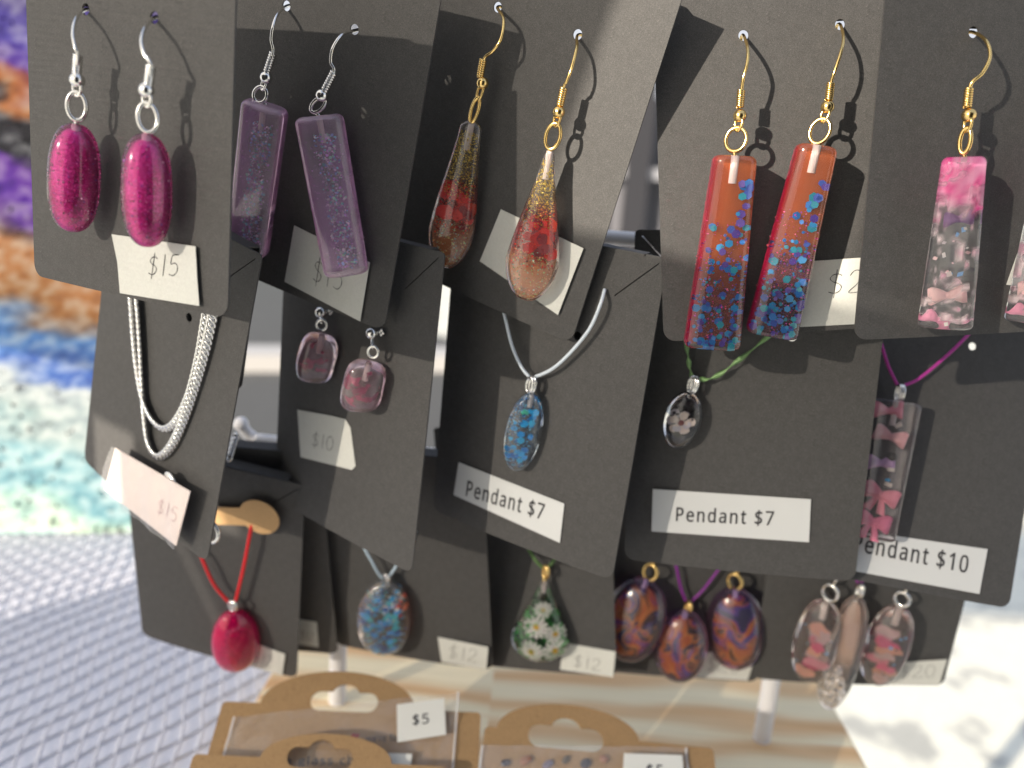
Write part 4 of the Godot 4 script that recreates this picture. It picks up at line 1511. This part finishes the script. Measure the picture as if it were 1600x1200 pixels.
func contents(o: Node3D, spots: Array):
	# small glass beads lying in the bag
	rng.seed = 17
	var tones := [lin(0.04, 0.04, 0.06), lin(0.3, 0.14, 0.08), lin(0.16, 0.14, 0.2), lin(0.1, 0.08, 0.06)]
	for k in spots.size():
		var g := Geo.new()
		g.ball(Vector3.ZERO, V(rng.randf_range(1.4, 2.4), rng.randf_range(1.0, 1.8), 0.7), 6)
		part("bagged_bead", g.mesh(mat("bead_%d" % (k % 4), tones[k % 4], 0.3)), o, Transform3D(Basis(Vector3.BACK, rng.randf()), spots[k]))


func place_packets():
	var k1 = packet("earring_packet", "kraft earring packet with a $5 sticker on its clear bag", Transform3D(Basis.from_euler(Vector3(-1.0472, 0.0000, 0.0262)), Vector3(-0.04546, 0.79042, -0.23137)), 42.77, -0.29, 12.10, -4.90, Vector2(-2.94, 1.41), 11.23, [-37.38, 34.79, -5.73, 11.45, 25.53])
	sticker(k1, [Vector2(14.84, 0.05), Vector2(30.27, 2.92), Vector2(31.89, -9.07), Vector2(16.58, -12.16)], 2.40, Color(0.87, 0.87, 0.84), "$5", Vector2(20.86, -6.45), Vector2(5.12, 0.85), Vector2(-0.37, 3.34))
	sticker(k1, [Vector2(9.33, -15.66), Vector2(21.67, -15.54), Vector2(21.67, -22.70), Vector2(9.79, -22.80)], 2.40, Color(0.87, 0.87, 0.84), "", Vector2(11.40, -20.25), Vector2(1.99, 0.08), Vector2(-0.27, 1.92))
	var k2 = packet("earring_packet", "front kraft earring packet, only its arched top in the picture", Transform3D(Basis.from_euler(Vector3(-1.0123, 0.0000, 0.0175)), Vector3(-0.05091, 0.78569, -0.21163)), 39.25, -0.60, 8.07, 1.57, Vector2(-0.40, 0.14), 10.23, [-31.89, 37.71, -6.64, 3.38, 20.27])
	var k3 = packet("earring_packet", "kraft earring packet standing to the right, with a pale sticker low on its bag", Transform3D(Basis.from_euler(Vector3(-1.0472, 0.0000, -0.0262)), Vector3(0.03641, 0.78864, -0.22682)), 37.49, -0.11, 9.88, -10.18, Vector2(-10.80, -1.35), 12.36, [-37.70, 28.34, -6.60, 5.49, 23.33])
	sticker(k3, [Vector2(7.78, -5.43), Vector2(26.53, -4.26), Vector2(26.57, -14.01), Vector2(6.92, -15.45)], 2.40, Color(0.87, 0.87, 0.84), "$5", Vector2(14.68, -11.67), Vector2(5.26, 0.30), Vector2(0.16, 3.53))
	printed("we’re fa", k1, V(6.35, -11.86, 0.1), V(9.54, 1.01, 0), V(-0.34, 2.23, 0), "ink")
	print_heart(k1, V(2.55, -9.98, 0.1), 1.3)
	printed("a glass chi", k1, V(-17.76, -20.57, 0.1), V(22.85, 1.13, 0), V(-0.37, 2.51, 0), "ink")
	contents(k3, [V(-29.76, -11.25, 0.60), V(-23.32, -9.86, 0.60), V(-16.34, -10.39, 0.60), V(-10.67, -8.47, 0.60), V(-4.31, -9.06, 0.60), V(1.63, -7.11, 0.60)])


func place_cards():
	folded_card("T1", "black earring card at the upper left with magenta glitter ovals and a $15 label", "earring cards in the top row", Transform3D(Basis.from_euler(Vector3(-0.0277, -0.4675, -0.0293)), Vector3(-0.08126, 0.99123, -0.16670)), 11.5, [Vector2(-9.67, -1.54), Vector2(10.17, -3.05)], false, 11.0, 1.000)
	folded_card("T2", "black earring card holding the two lilac glitter bars, second in the top row", "earring cards in the top row", Transform3D(Basis.from_euler(Vector3(0.1376, -0.3963, -0.2351)), Vector3(-0.05181, 0.98584, -0.19724)), 23.7, [Vector2(-8.36, 10.65), Vector2(10.48, 9.92)], false, 11.0, 1.000)
	folded_card("T3", "black earring card with the gold and red teardrops, its right side in sunlight", "earring cards in the top row", Transform3D(Basis.from_euler(Vector3(0.1048, -0.4811, -0.2716)), Vector3(-0.00125, 0.98691, -0.19927)), 25.0, [Vector2(-12.21, 11.99), Vector2(9.43, 11.46)], false, 11.0, 1.000)
	folded_card("T4", "black earring card behind the orange and blue bars, with a $20 label", "earring cards in the top row", Transform3D(Basis.from_euler(Vector3(-0.0246, 0.0215, 0.1398)), Vector3(0.05786, 0.98847, -0.19314)), 24.5, [Vector2(-10.25, 10.76), Vector2(11.30, 11.50)], false, 11.0, 1.000)
	folded_card("T5", "black earring card at the upper right with clear bow bar earrings", "earring cards in the top row", Transform3D(Basis.from_euler(Vector3(-0.0132, 0.2005, 0.0815)), Vector3(0.10080, 0.99302, -0.18294)), 19.9, [Vector2(-9.55, 6.95), Vector2(16.91, 4.83)], false, 11.0, 1.000)
	folded_card("M1", "black card with the silver chain necklace and plastic pouch, far left of the middle row", "jewellery cards in the middle row", Transform3D(Basis.from_euler(Vector3(0.0039, -0.5430, -0.2645)), Vector3(-0.09591, 0.90622, -0.20950)), 45.0, [Vector2(8.94, 20.00)], true, 40.0, 1.000)
	folded_card("M2", "black card with two small pink nugget earrings and a $10 label", "jewellery cards in the middle row", Transform3D(Basis.from_euler(Vector3(0.0208, -0.6061, -0.0902)), Vector3(-0.04635, 0.90248, -0.21649)), 45.0, [], true, 40.0, 1.000)
	folded_card("M3", "black pendant card with the blue oval on a white cord, labelled Pendant $7", "jewellery cards in the middle row", Transform3D(Basis.from_euler(Vector3(0.0745, -0.5001, -0.0846)), Vector3(0.00609, 0.90518, -0.20995)), 45.0, [Vector2(10.23, 21.13)], true, 40.0, 1.000)
	folded_card("M4", "black pendant card with the tiny flower oval on a green cord, labelled Pendant $7", "jewellery cards in the middle row", Transform3D(Basis.from_euler(Vector3(0.0340, -0.2051, 0.0689)), Vector3(0.06446, 0.90661, -0.21010)), 48.2, [Vector2(9.78, 20.87)], true, 20.0, 1.070)
	folded_card("M5", "black pendant card at the far right labelled Pendant $10", "jewellery cards in the middle row", Transform3D(Basis.from_euler(Vector3(-0.2853, -0.0260, -0.1059)), Vector3(0.12035, 0.90331, -0.22344)), 48.2, [Vector2(9.31, 24.32)], true, 20.0, 1.070)
	folded_card("B1", "black card with the magenta oval on red cord, lowest at the left", "jewellery cards in the bottom row", Transform3D(Basis.from_euler(Vector3(0.2810, -0.1486, -0.1495)), Vector3(-0.09535, 0.83001, -0.24408)), 45.0, [], true, 40.0, 1.000)
	folded_card("B2", "black card mostly hidden behind the red cord pendant card, only its right edge showing", "jewellery cards in the bottom row", Transform3D(Basis.from_euler(Vector3(0.2910, -0.0445, 0.0010)), Vector3(-0.08739, 0.83373, -0.24794)), 45.0, [], true, 40.0, 1.000)
	folded_card("B3", "black card in the bottom row behind the blue egg pendant, labelled $12", "jewellery cards in the bottom row", Transform3D(Basis.from_euler(Vector3(0.2757, -0.1965, 0.0316)), Vector3(-0.03309, 0.83613, -0.24522)), 45.0, [], true, 40.0, 1.000)
	folded_card("B4", "black card in the bottom row behind the daisy teardrop, labelled $12", "jewellery cards in the bottom row", Transform3D(Basis.from_euler(Vector3(0.0216, -0.2213, 0.1257)), Vector3(0.00878, 0.83863, -0.25369)), 45.0, [], true, 40.0, 1.000)
	folded_card("B5", "black card in the bottom row behind the three orange and violet swirled ovals", "jewellery cards in the bottom row", Transform3D(Basis.from_euler(Vector3(-0.0000, 0.0048, 0.0005)), Vector3(0.06772, 0.83581, -0.26020)), 45.0, [], true, 40.0, 1.000)
	folded_card("B6", "black card at the lower right behind three pale shell ovals, labelled $20", "jewellery cards in the bottom row", Transform3D(Basis.from_euler(Vector3(0.1475, -0.0211, 0.0652)), Vector3(0.12402, 0.84667, -0.24651)), 50.4, [], true, 40.0, 1.120)
	var l: MeshInstance3D
	l = label_on("T1", [Vector2(-2.07, -45.02), Vector2(10.48, -44.69), Vector2(22.40, -44.48), Vector2(23.07, -51.23), Vector2(23.71, -55.93), Vector2(0.39, -56.93), Vector2(-0.34, -50.61)])
	hand("$15", l, V(8.41, -52.30, 0.24), V(9.46, 1.47, -0.00), V(0.56, 4.48, 0.00), "ink", 0.2)
	l = label_on("T2", [Vector2(0.51, -38.97), Vector2(23.71, -40.89), Vector2(23.60, -56.96), Vector2(-0.56, -54.75)])
	hand("$15", l, V(7.38, -51.85, 0.24), V(9.83, 0.92, -0.00), V(-0.13, 6.63, -0.00), "ink", 0.2)
	l = label_on("T3", [Vector2(1.89, -32.05), Vector2(26.05, -33.17), Vector2(24.80, -51.53), Vector2(-0.31, -46.90)])
	hand("$15", l, V(5.64, -43.82, 0.24), V(12.50, 0.45, 0.00), V(-0.08, 5.52, 0.00), "ink")
	l = label_on("T4", [Vector2(5.35, -40.51), Vector2(24.59, -40.56), Vector2(22.79, -56.51), Vector2(2.42, -56.11)])
	hand("$20", l, V(8.29, -49.08, 0.24), V(14.96, 0.59, 0.00), V(0.23, 5.63, -0.00), "ink", 0.2)
	l = label_on("T5", [Vector2(9.30, -34.17), Vector2(29.40, -35.40), Vector2(28.45, -48.61), Vector2(6.26, -46.29)])
	hand("$20", l, V(15.31, -42.95, 0.24), V(8.66, -0.88, -0.00), V(-0.36, 4.07, 0.00), "ink")
	l = label_on("M2", [Vector2(-19.57, -11.64), Vector2(-4.49, -8.79), Vector2(0.75, -8.07), Vector2(3.00, -9.86), Vector2(6.12, -20.61), Vector2(4.72, -22.33), Vector2(-17.10, -26.17)])
	hand("$10", l, V(-13.00, -20.92, 0.24), V(9.86, 1.63, -0.00), V(0.22, 4.59, -0.00), "pale_ink")
	l = label_on("B1", [Vector2(15.26, -31.33), Vector2(25.79, -32.73), Vector2(24.82, -44.57), Vector2(11.85, -44.34)])
	hand("$12", l, V(13.15, -41.91, 0.24), V(7.55, 0.13, -0.00), V(0.98, 6.59, -0.00), "pale_ink")
	l = label_on("B2", [Vector2(15.97, -27.83), Vector2(23.53, -28.77), Vector2(23.21, -41.68), Vector2(15.21, -41.08)])
	hand("$12", l, V(16.47, -38.08, 0.24), V(5.16, -0.31, 0.00), V(0.66, 4.71, 0.00), "pale_ink")
	l = label_on("B3", [Vector2(10.84, -31.55), Vector2(29.16, -32.61), Vector2(28.01, -43.99), Vector2(11.40, -43.88)])
	hand("$12", l, V(13.31, -41.03, 0.24), V(11.57, -0.30, 0.00), V(0.93, 6.89, 0.00), "pale_ink")
	l = label_on("B4", [Vector2(11.70, -32.88), Vector2(30.03, -34.74), Vector2(28.85, -44.87), Vector2(10.06, -43.68)])
	hand("$12", l, V(14.29, -41.90, 0.24), V(10.38, -1.02, -0.00), V(0.66, 4.87, -0.00), "pale_ink")
	l = label_on("B5", [Vector2(8.74, -33.73), Vector2(27.61, -34.95), Vector2(26.11, -44.35), Vector2(6.56, -44.49)])
	hand("$20", l, V(9.65, -41.23, 0.24), V(13.25, -0.60, 0.00), V(0.00, 5.55, 0.00), "pale_ink")
	l = label_on("B6", [Vector2(13.20, -40.25), Vector2(32.10, -37.83), Vector2(31.54, -49.59), Vector2(13.99, -50.01)])
	hand("$20", l, V(16.52, -46.87, 0.24), V(13.11, 1.10, -0.00), V(-0.56, 5.72, 0.00), "pale_ink")
	l = label_on("M3", [Vector2(-21.73, -25.49), Vector2(13.36, -26.56), Vector2(13.69, -38.87), Vector2(-22.49, -36.61)], "sleek_label")
	printed("Pendant $7", l, V(-18.20, -35.02, 0.24), V(25.73, 1.48, -0.00), V(0.18, 4.95, 0.00), "ink")
	l = label_on("M4", [Vector2(-24.57, -24.71), Vector2(18.21, -24.07), Vector2(18.80, -36.88), Vector2(-24.44, -37.86)], "sleek_label")
	printed("Pendant $7", l, V(-17.69, -33.72, 0.24), V(26.62, 1.18, 0.00), V(-0.01, 4.17, -0.00), "ink")
	l = label_on("M5", [Vector2(-21.88, -34.35), Vector2(22.55, -32.47), Vector2(22.25, -45.45), Vector2(-21.83, -45.68)], "sleek_label")
	printed("Pendant $10", l, V(-14.94, -39.71, 0.24), V(32.76, -0.28, -0.00), V(-0.06, 4.82, 0.00), "ink")


func place_jewellery():
	earring("T1", "magenta glitter oval earring, the left and higher one of its pair", "magenta glitter oval earrings on the first card", "silver", [V(-9.67, -1.66, 0.00), V(-5.97, -4.33, 4.50), V(-3.67, -7.45, 6.80), V(-2.41, -10.13, 7.20), V(-2.28, -11.31, 6.80)], [V(-3.14, -11.22, 6.20), V(-3.63, -14.83, 6.20), V(-3.46, -15.76, 6.20), V(-3.80, -20.61, 6.20)], Vector2(1.74, 2.61), [V(-4.38, -23.84, 6.00), V(-7.39, -45.16, 5.20), Vector3(0.825, 0.034, 0.565)], glitter_oval(4.74, 3.72, 11))
	earring("T1", "magenta glitter oval earring, the right and lower one, hanging over the $15 label", "magenta glitter oval earrings on the first card", "silver", [V(10.34, -3.16, 0.00), V(13.55, -5.81, 4.50), V(15.45, -8.44, 6.80), V(16.63, -10.67, 7.20), V(17.98, -12.62, 6.80)], [V(17.24, -12.64, 6.20), V(16.57, -15.96, 6.20), V(16.06, -16.87, 6.20), V(16.41, -21.67, 6.20)], Vector2(1.77, 2.59), [V(15.81, -24.41, 6.00), V(15.02, -45.48, 5.20), Vector3(0.782, 0.040, 0.621)], glitter_oval(4.47, 3.51, 23))
	earring("T2", "dim violet resin bar earring, the left of the two, half behind the first card", "lilac glitter bar earrings", "silver", [V(-8.34, 10.52, 0.00), V(-6.85, 8.93, 4.50), V(-5.94, 6.59, 6.80), V(-5.81, 3.64, 7.20), V(-5.30, 1.05, 6.80)], [V(-5.76, 0.81, 6.20), V(-7.06, -3.84, 6.20), V(-7.13, -4.85, 6.20), V(-8.34, -9.04, 6.20)], Vector2(1.79, 1.94), [V(-7.15, -10.79, 5.60), V(-10.01, -49.04, 4.00), Vector3(0.356, 0.219, 0.909)], lilac_bar(5.35, 5.19, 3.30, 31, 0.7))
	earring("T2", "pale lilac glitter bar earring hanging in front of a white $15 label", "lilac glitter bar earrings", "silver", [V(10.52, 9.66, -0.00), V(10.61, 8.55, 4.50), V(10.33, 5.75, 6.80), V(10.55, 2.87, 7.20), V(11.39, 1.06, 6.80)], [V(11.13, 0.86, 6.40), V(9.21, -3.61, 6.40), V(8.67, -4.73, 6.40), V(7.95, -7.03, 6.40)], Vector2(1.59, 1.88), [V(8.15, -9.27, 6.00), V(20.56, -44.21, 4.60), Vector3(0.538, 0.270, 0.798)], lilac_bar(5.58, 5.43, 3.62, 37, 0.1))
	earring("T3", "gold, red and peach teardrop earring in the shade, left of its pair", "gold and red teardrop earrings", "gold", [V(-12.17, 11.86, -0.00), V(-7.25, 10.15, 4.50), V(-5.46, 6.30, 6.80), V(-6.58, 3.21, 7.20), V(-8.53, 1.17, 6.80)], [V(-9.02, 0.78, 6.40), V(-8.79, -3.18, 6.40), V(-7.78, -4.20, 6.40), V(-8.18, -10.50, 6.40)], Vector2(0.91, 3.03), [V(-8.47, -13.00, 6.00), V(-7.50, -50.79, 4.60), Vector3(0.371, 0.209, 0.905)], ember_drop(5.90, 3.83, 41, 0.42))
	earring("T3", "gold and red teardrop earring nearer the sun, in front of a white label", "gold and red teardrop earrings", "gold", [V(9.51, 11.21, 0.00), V(12.22, 9.03, 4.50), V(13.41, 5.33, 6.80), V(13.30, 2.30, 7.20), V(12.78, 0.79, 6.80)], [V(12.64, 0.62, 6.40), V(12.89, -3.22, 6.40), V(13.00, -4.60, 6.40), V(13.22, -10.00, 6.40)], Vector2(1.75, 2.91), [V(13.23, -12.80, 6.00), V(17.28, -49.62, 4.80), Vector3(0.392, 0.253, 0.884)], ember_drop(6.57, 4.43, 47, 0.16))
	earring("T4", "orange resin bar earring with pink and blue glitter below, left of its pair", "orange bar earrings with blue hexagon glitter", "gold", [V(-10.26, 10.62, 0.00), V(-10.89, 7.35, 5.00), V(-11.65, 4.10, 7.50), V(-12.65, 0.96, 8.00), V(-12.94, -1.45, 7.50)], [V(-13.00, -1.67, 7.20), V(-13.31, -5.24, 7.20), V(-13.33, -6.98, 7.20), V(-14.23, -11.92, 7.20)], Vector2(2.26, 2.54), [V(-14.49, -15.30, 7.00), V(-19.92, -58.70, 4.60), Vector3(-0.118, 0.069, 0.991)], sunset_bar(4.70, 6.60, 3.82, 53, 0.55))
	earring("T4", "orange resin bar earring thick with blue hexagons, tilted, beside the $20 label", "orange bar earrings with blue hexagon glitter", "gold", [V(11.30, 11.36, -0.00), V(10.03, 7.70, 5.00), V(8.38, 4.10, 7.50), V(7.00, 0.60, 8.00), V(6.53, -1.39, 7.50)], [V(6.51, -1.61, 7.20), V(6.15, -5.17, 7.20), V(5.89, -6.48, 7.20), V(4.27, -11.48, 7.20)], Vector2(2.12, 2.68), [V(3.67, -14.42, 7.00), V(-5.83, -56.81, 4.60), Vector3(-0.197, 0.063, 0.978)], sunset_bar(4.39, 6.00, 3.81, 59, 1.0))
	earring("T5", "clear resin bar earring with pink top and tiny bows inside", "clear bow bar earrings", "gold", [V(-9.53, 6.83, 0.00), V(-10.55, 4.40, 5.00), V(-11.31, 1.12, 7.50), V(-13.01, -2.10, 8.00), V(-14.92, -4.23, 7.50)], [V(-14.85, -4.91, 7.00), V(-14.77, -8.59, 7.00), V(-14.12, -10.08, 7.00), V(-14.30, -15.09, 7.00)], Vector2(1.05, 2.50), [V(-14.03, -18.13, 7.00), V(-12.29, -54.33, 5.00), Vector3(-0.630, 0.069, 0.774)], bow_bar(4.10, 5.46, 3.41, 61))
	earring("T5", "clear resin bar earring cut off by the right edge of the picture", "clear bow bar earrings", "gold", [V(16.91, 4.83, 0.00), V(13.83, 2.77, 5.00), V(11.95, -0.71, 7.50), V(10.38, -3.27, 8.00), V(9.87, -4.46, 7.50)], [V(10.12, -4.78, 7.00), V(10.12, -8.18, 7.00), V(10.20, -9.45, 7.00), V(9.91, -13.93, 7.00)], Vector2(1.08, 2.56), [V(9.26, -17.29, 7.00), V(10.06, -54.07, 5.00), Vector3(-0.692, 0.062, 0.719)], bow_bar(4.19, 5.72, 3.49, 67))
	stud_earring("M2", "frosted pink nugget earring, the higher left one under the lilac bars", "small pink nugget earrings", V(-9.06, 21.01, 2.50), V(-6.18, 18.34, 4.60), [V(-5.96, 15.67, 4.60), V(-9.06, 1.38, 4.60), Vector3(0.814, 0.303, 0.496)], nugget(5.15, 3.73, 3))
	stud_earring("M2", "frosted pink nugget earring, the lower right one under its silver ball stud", "small pink nugget earrings", V(10.71, 20.04, 2.50), V(13.74, 16.07, 4.60), [V(12.64, 12.96, 4.60), V(9.21, -1.10, 4.60), Vector3(0.723, 0.332, 0.606)], nugget(5.46, 3.92, 8))
	necklace("M3", "blue hexagon glitter oval pendant on a white cord", "necklace", Color(0.82, 0.86, 0.9), [[V(-15.14, 30.28, 0.30), V(-9.82, 22.24, 3.00), V(-6.78, 14.97, 3.00), V(-3.42, 10.07, 3.00), V(-0.37, 7.62, 3.00)], [V(15.98, 34.72, 0.30), V(16.48, 31.36, 3.00), V(14.54, 24.65, 3.00), V(10.38, 17.51, 3.00), V(5.64, 11.56, 3.00), V(0.03, 7.54, 3.00)]], V(0.38, 6.09, 4.00), Vector2(1.19, 2.20), [V(1.23, 3.96, 4.00), V(-1.00, -19.86, 3.60), Vector3(0.606, 0.412, 0.680)], "silver", blue_oval(5.03, 2.95, 71), false, "", 0.45)
	necklace("M4", "tiny clear oval pendant with a dried flower, on a twisted green cord", "necklace", Color(0.5, 0.65, 0.42), [[V(-19.06, 29.72, 0.30), V(-17.12, 18.16, 3.00), V(-16.20, 12.94, 3.00), V(-15.18, 9.44, 3.00)], [V(12.74, 30.64, 0.30), V(2.66, 20.69, 3.00), V(-4.18, 14.20, 3.00), V(-9.68, 9.72, 3.00), V(-13.49, 9.17, 3.00), V(-14.85, 9.46, 3.00)]], V(-15.26, 7.78, 3.50), Vector2(1.38, 2.24), [V(-15.49, 5.63, 3.50), V(-19.01, -10.70, 3.00), Vector3(0.144, 0.301, 0.943)], "silver", flower_oval(5.07, 3.50, 73), true, "", 0.55)
	necklace("M5", "long clear tablet pendant full of pink bows, on a magenta cord", "necklace", Color(0.72, 0.22, 0.6), [[V(-23.32, 31.80, 0.30), V(-18.10, 20.16, 3.00), V(-14.86, 13.84, 3.00), V(-11.26, 8.72, 3.00)], [V(14.27, 38.63, 0.30), V(5.22, 25.73, 3.00), V(-0.49, 17.97, 3.00), V(-6.36, 11.30, 3.00), V(-10.88, 8.61, 3.00)]], V(-11.20, 6.65, 4.00), Vector2(1.27, 2.37), [V(-11.53, 4.19, 4.00), V(-11.33, -35.21, 3.40), Vector3(-0.340, -0.005, 0.940)], "silver", bow_tablet(6.90, 3.63, 79), false, "", 0.45)
	necklace("B1", "magenta oval pendant on a red cord, half over its price label", "necklace", Color(0.85, 0.1, 0.13), [[V(-7.29, 13.54, 0.30), V(-2.12, 5.42, 3.00), V(1.42, -3.99, 3.00), V(6.30, -10.20, 3.00)], [V(14.37, 31.48, 0.30), V(13.94, 22.07, 3.00), V(11.68, 6.67, 3.00), V(8.83, -9.29, 3.00)]], V(7.94, -10.74, 4.00), Vector2(1.51, 2.16), [V(8.36, -13.08, 4.00), V(9.68, -42.74, 3.60), Vector3(0.297, 0.761, 0.577)], "silver", ruby_oval(8.04, 5.58, 83), false, "", 0.58)
	necklace("B3", "blue flake egg pendant with one orange edge, on a pale cord", "necklace", Color(0.72, 0.8, 0.86), [[V(-13.83, 9.29, 0.30), V(-9.18, 2.98, 3.00), V(-6.91, -3.06, 3.00), V(-5.06, -5.00, 3.00)], [V(6.87, 15.32, 0.30), V(-0.57, 1.16, 3.00), V(-3.28, -3.26, 3.00), V(-4.83, -4.96, 3.00)]], V(-4.31, -3.68, 4.00), Vector2(1.07, 1.71), [V(-4.19, -4.33, 4.50), V(-8.33, -39.19, 4.00), Vector3(0.317, 0.699, 0.641)], "silver", ocean_egg(9.51, 5.75, 89), false, "", 0.45)
	necklace("B4", "clear teardrop pendant with white daisies and green moss", "necklace", Color(0.35, 0.5, 0.25), [[V(-0.98, 6.36, 0.30), V(3.97, -0.16, 3.00), V(6.70, -3.32, 3.00)], [V(14.54, 4.80, 0.30), V(9.68, -1.25, 3.00), V(7.36, -3.52, 3.00)]], V(7.31, -3.97, 4.00), Vector2(1.09, 2.17), [V(7.17, -6.83, 4.00), V(3.52, -37.99, 4.00), Vector3(0.200, 0.500, 0.843)], "gold", daisy_drop(10.38, 5.74, 97), false, "", 0.45)
	necklace("B5", "small orange and violet swirled oval pendant on a purple cord, between two earrings", "necklace", Color(0.5, 0.1, 0.55), [[V(-8.23, 7.67, 0.30), V(-5.85, 0.35, 3.00), V(-3.36, -7.37, 3.00), V(-0.59, -13.42, 3.00)], [V(15.50, 10.62, 0.30), V(8.24, -0.83, 3.00), V(4.39, -7.80, 3.00), V(0.31, -13.35, 3.00)]], V(-0.75, -13.55, 5.00), Vector2(1.35, 2.03), [V(-1.41, -14.57, 5.50), V(-1.36, -43.08, 5.00), Vector3(-0.221, 0.507, 0.833)], "gold", swirl_oval(9.34, 6.15, 101), false, "", 0.45)
	necklace("B6", "narrow oval pendant seen edge on, peach above and silver leaf below", "necklace", Color(0.5, 0.16, 0.5), [[V(-5.54, -1.36, 0.30), V(-5.54, -3.25, 3.00), V(-4.39, -5.27, 3.00)], [V(0.31, -2.46, 0.30), V(-3.01, -3.43, 3.00), V(-3.97, -5.25, 3.00)]], V(-5.18, -5.75, 5.50), Vector2(1.27, 2.33), [V(-5.22, -7.93, 6.00), V(-8.11, -56.82, 5.00), Vector3(-0.329, 0.610, 0.721)], "silver", shell_oval(6.14, 3.95, 103, true), false, "", 0.45)
	dangle_earring("B5", "large orange and violet swirled oval earring left of the pendant", "orange and violet swirled oval earrings", "gold", V(-14.88, 14.75, 0.40), V(-15.15, -1.37, 4.80), Vector2(2.45, 2.90), [V(-16.25, -3.66, 4.80), V(-21.23, -36.35, 4.80), Vector3(-0.168, 0.490, 0.855)], swirl_oval(10.64, 6.11, 107))
	dangle_earring("B5", "large violet and brown swirled oval earring right of the pendant", "orange and violet swirled oval earrings", "gold", V(14.88, 13.29, 0.40), V(14.58, -2.86, 4.80), Vector2(2.46, 2.90), [V(15.10, -5.04, 4.80), V(18.95, -36.97, 4.80), Vector3(-0.280, 0.479, 0.832)], swirl_oval(9.98, 5.90, 127))
	dangle_earring("B6", "pale oval earring with rose shell strips, left of the edge-on pendant", "pale shell oval earrings", "silver", V(-13.73, 8.32, 0.40), V(-14.14, -7.43, 5.00), Vector2(2.55, 2.98), [V(-14.74, -10.55, 5.00), V(-17.12, -44.70, 5.00), Vector3(-0.304, 0.607, 0.735)], shell_oval(7.22, 3.94, 109, false))
	dangle_earring("B6", "pale oval earring with faint shell strips, right of the edge-on pendant", "pale shell oval earrings", "silver", V(9.78, 6.48, 0.40), V(9.52, -9.25, 5.00), Vector2(2.34, 2.55), [V(9.40, -12.10, 5.00), V(6.32, -45.48, 5.00), Vector3(-0.212, 0.615, 0.760)], shell_oval(7.20, 3.71, 114, false))
	chain_necklace([V(-16.34, 21.60, 1.50), V(-13.28, 15.83, 1.50), V(-10.55, 7.19, 1.50), V(-7.56, -1.13, 1.50), V(-3.46, -9.05, 1.50), V(1.74, -13.46, 1.50), V(7.49, -13.69, 1.50), V(12.04, -8.73, 1.50), V(15.43, 0.73, 1.50), V(16.84, 12.18, 1.50), V(17.03, 21.57, 1.50), V(17.14, 29.92, 1.50)], [V(-13.96, 22.54, 1.30), V(-10.84, 16.46, 1.30), V(-7.24, 4.81, 1.30), V(-4.42, -5.58, 1.30), V(-2.06, -13.43, 1.30), V(1.52, -21.42, 1.30), V(6.50, -23.07, 1.30), V(11.04, -17.31, 1.30), V(14.39, -6.97, 1.30), V(16.95, 5.76, 1.30), V(18.37, 15.57, 1.30), V(19.01, 23.80, 1.30), V(19.22, 30.42, 1.30)])
	plastic_pouch([V(-8.51, -27.56, 4.00), V(24.30, -23.22, 4.00), V(22.29, -42.26, 4.00), V(-11.20, -43.24, 4.00)], V(12.09, -37.14, 4.00), V(9.02, 1.86, -0.00), V(0.17, 5.00, -0.00), V(14.91, -25.70, 3.00))
	kraft_tag(V(16.84, 30.57, 2.40), V(-13.84, -3.93, -0.00), 6.61, 3.44)
	chain_tail([V(-80.44, 884.02, -223.78), V(-80.83, 881.38, -222.09), V(-81.19, 878.40, -220.32), V(-79.86, 878.36, -214.13), V(-78.13, 868.44, -205.47), V(-83.83, 858.30, -213.25)])


func _ready():
	# camera, sky, sun and exposure
	var cam := Camera3D.new()
	cam.name = "camera"
	var lens := CameraAttributesPhysical.new()
	lens.frustum_focal_length = 25.0
	lens.exposure_aperture = 9.0
	lens.frustum_focus_distance = 0.18
	lens.frustum_near = 0.01
	lens.frustum_far = 200.0
	cam.attributes = lens
	cam.fov = rad_to_deg(2 * atan(0.48))
	cam.near = 0.01
	cam.far = 200.0
	add_child(cam)
	cam.transform = Transform3D(Basis(Vector3.RIGHT, deg_to_rad(-14)) * Basis(Vector3.BACK, deg_to_rad(4)), Vector3(0, 0.962, 0))
	var env := Environment.new()
	env.background_mode = Environment.BG_SKY
	env.tonemap_mode = Environment.TONE_MAPPER_LINEAR
	env.tonemap_exposure = 2.0
	env.sdfgi_enabled = true
	env.ssao_enabled = true
	env.ssil_enabled = true
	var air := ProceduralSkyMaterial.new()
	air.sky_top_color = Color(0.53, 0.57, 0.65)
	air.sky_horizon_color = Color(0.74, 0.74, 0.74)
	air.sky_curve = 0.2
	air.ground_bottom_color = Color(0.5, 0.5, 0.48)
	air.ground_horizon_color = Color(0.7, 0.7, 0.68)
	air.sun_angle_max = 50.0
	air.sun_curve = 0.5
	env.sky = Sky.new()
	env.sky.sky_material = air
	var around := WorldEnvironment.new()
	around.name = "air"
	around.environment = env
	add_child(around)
	var sun := DirectionalLight3D.new()
	sun.name = "sun"
	sun.light_energy = 1.45
	sun.light_color = Color(1.0, 0.95, 0.88)
	sun.light_angular_distance = 0.53
	sun.shadow_enabled = true
	add_child(sun)
	sun.look_at_from_position(Vector3.ZERO, Vector3(0.705, -0.26, -0.66))
	make_materials()
	place_setting()
	place_rack()
	place_cards()
	place_jewellery()
	place_packets()
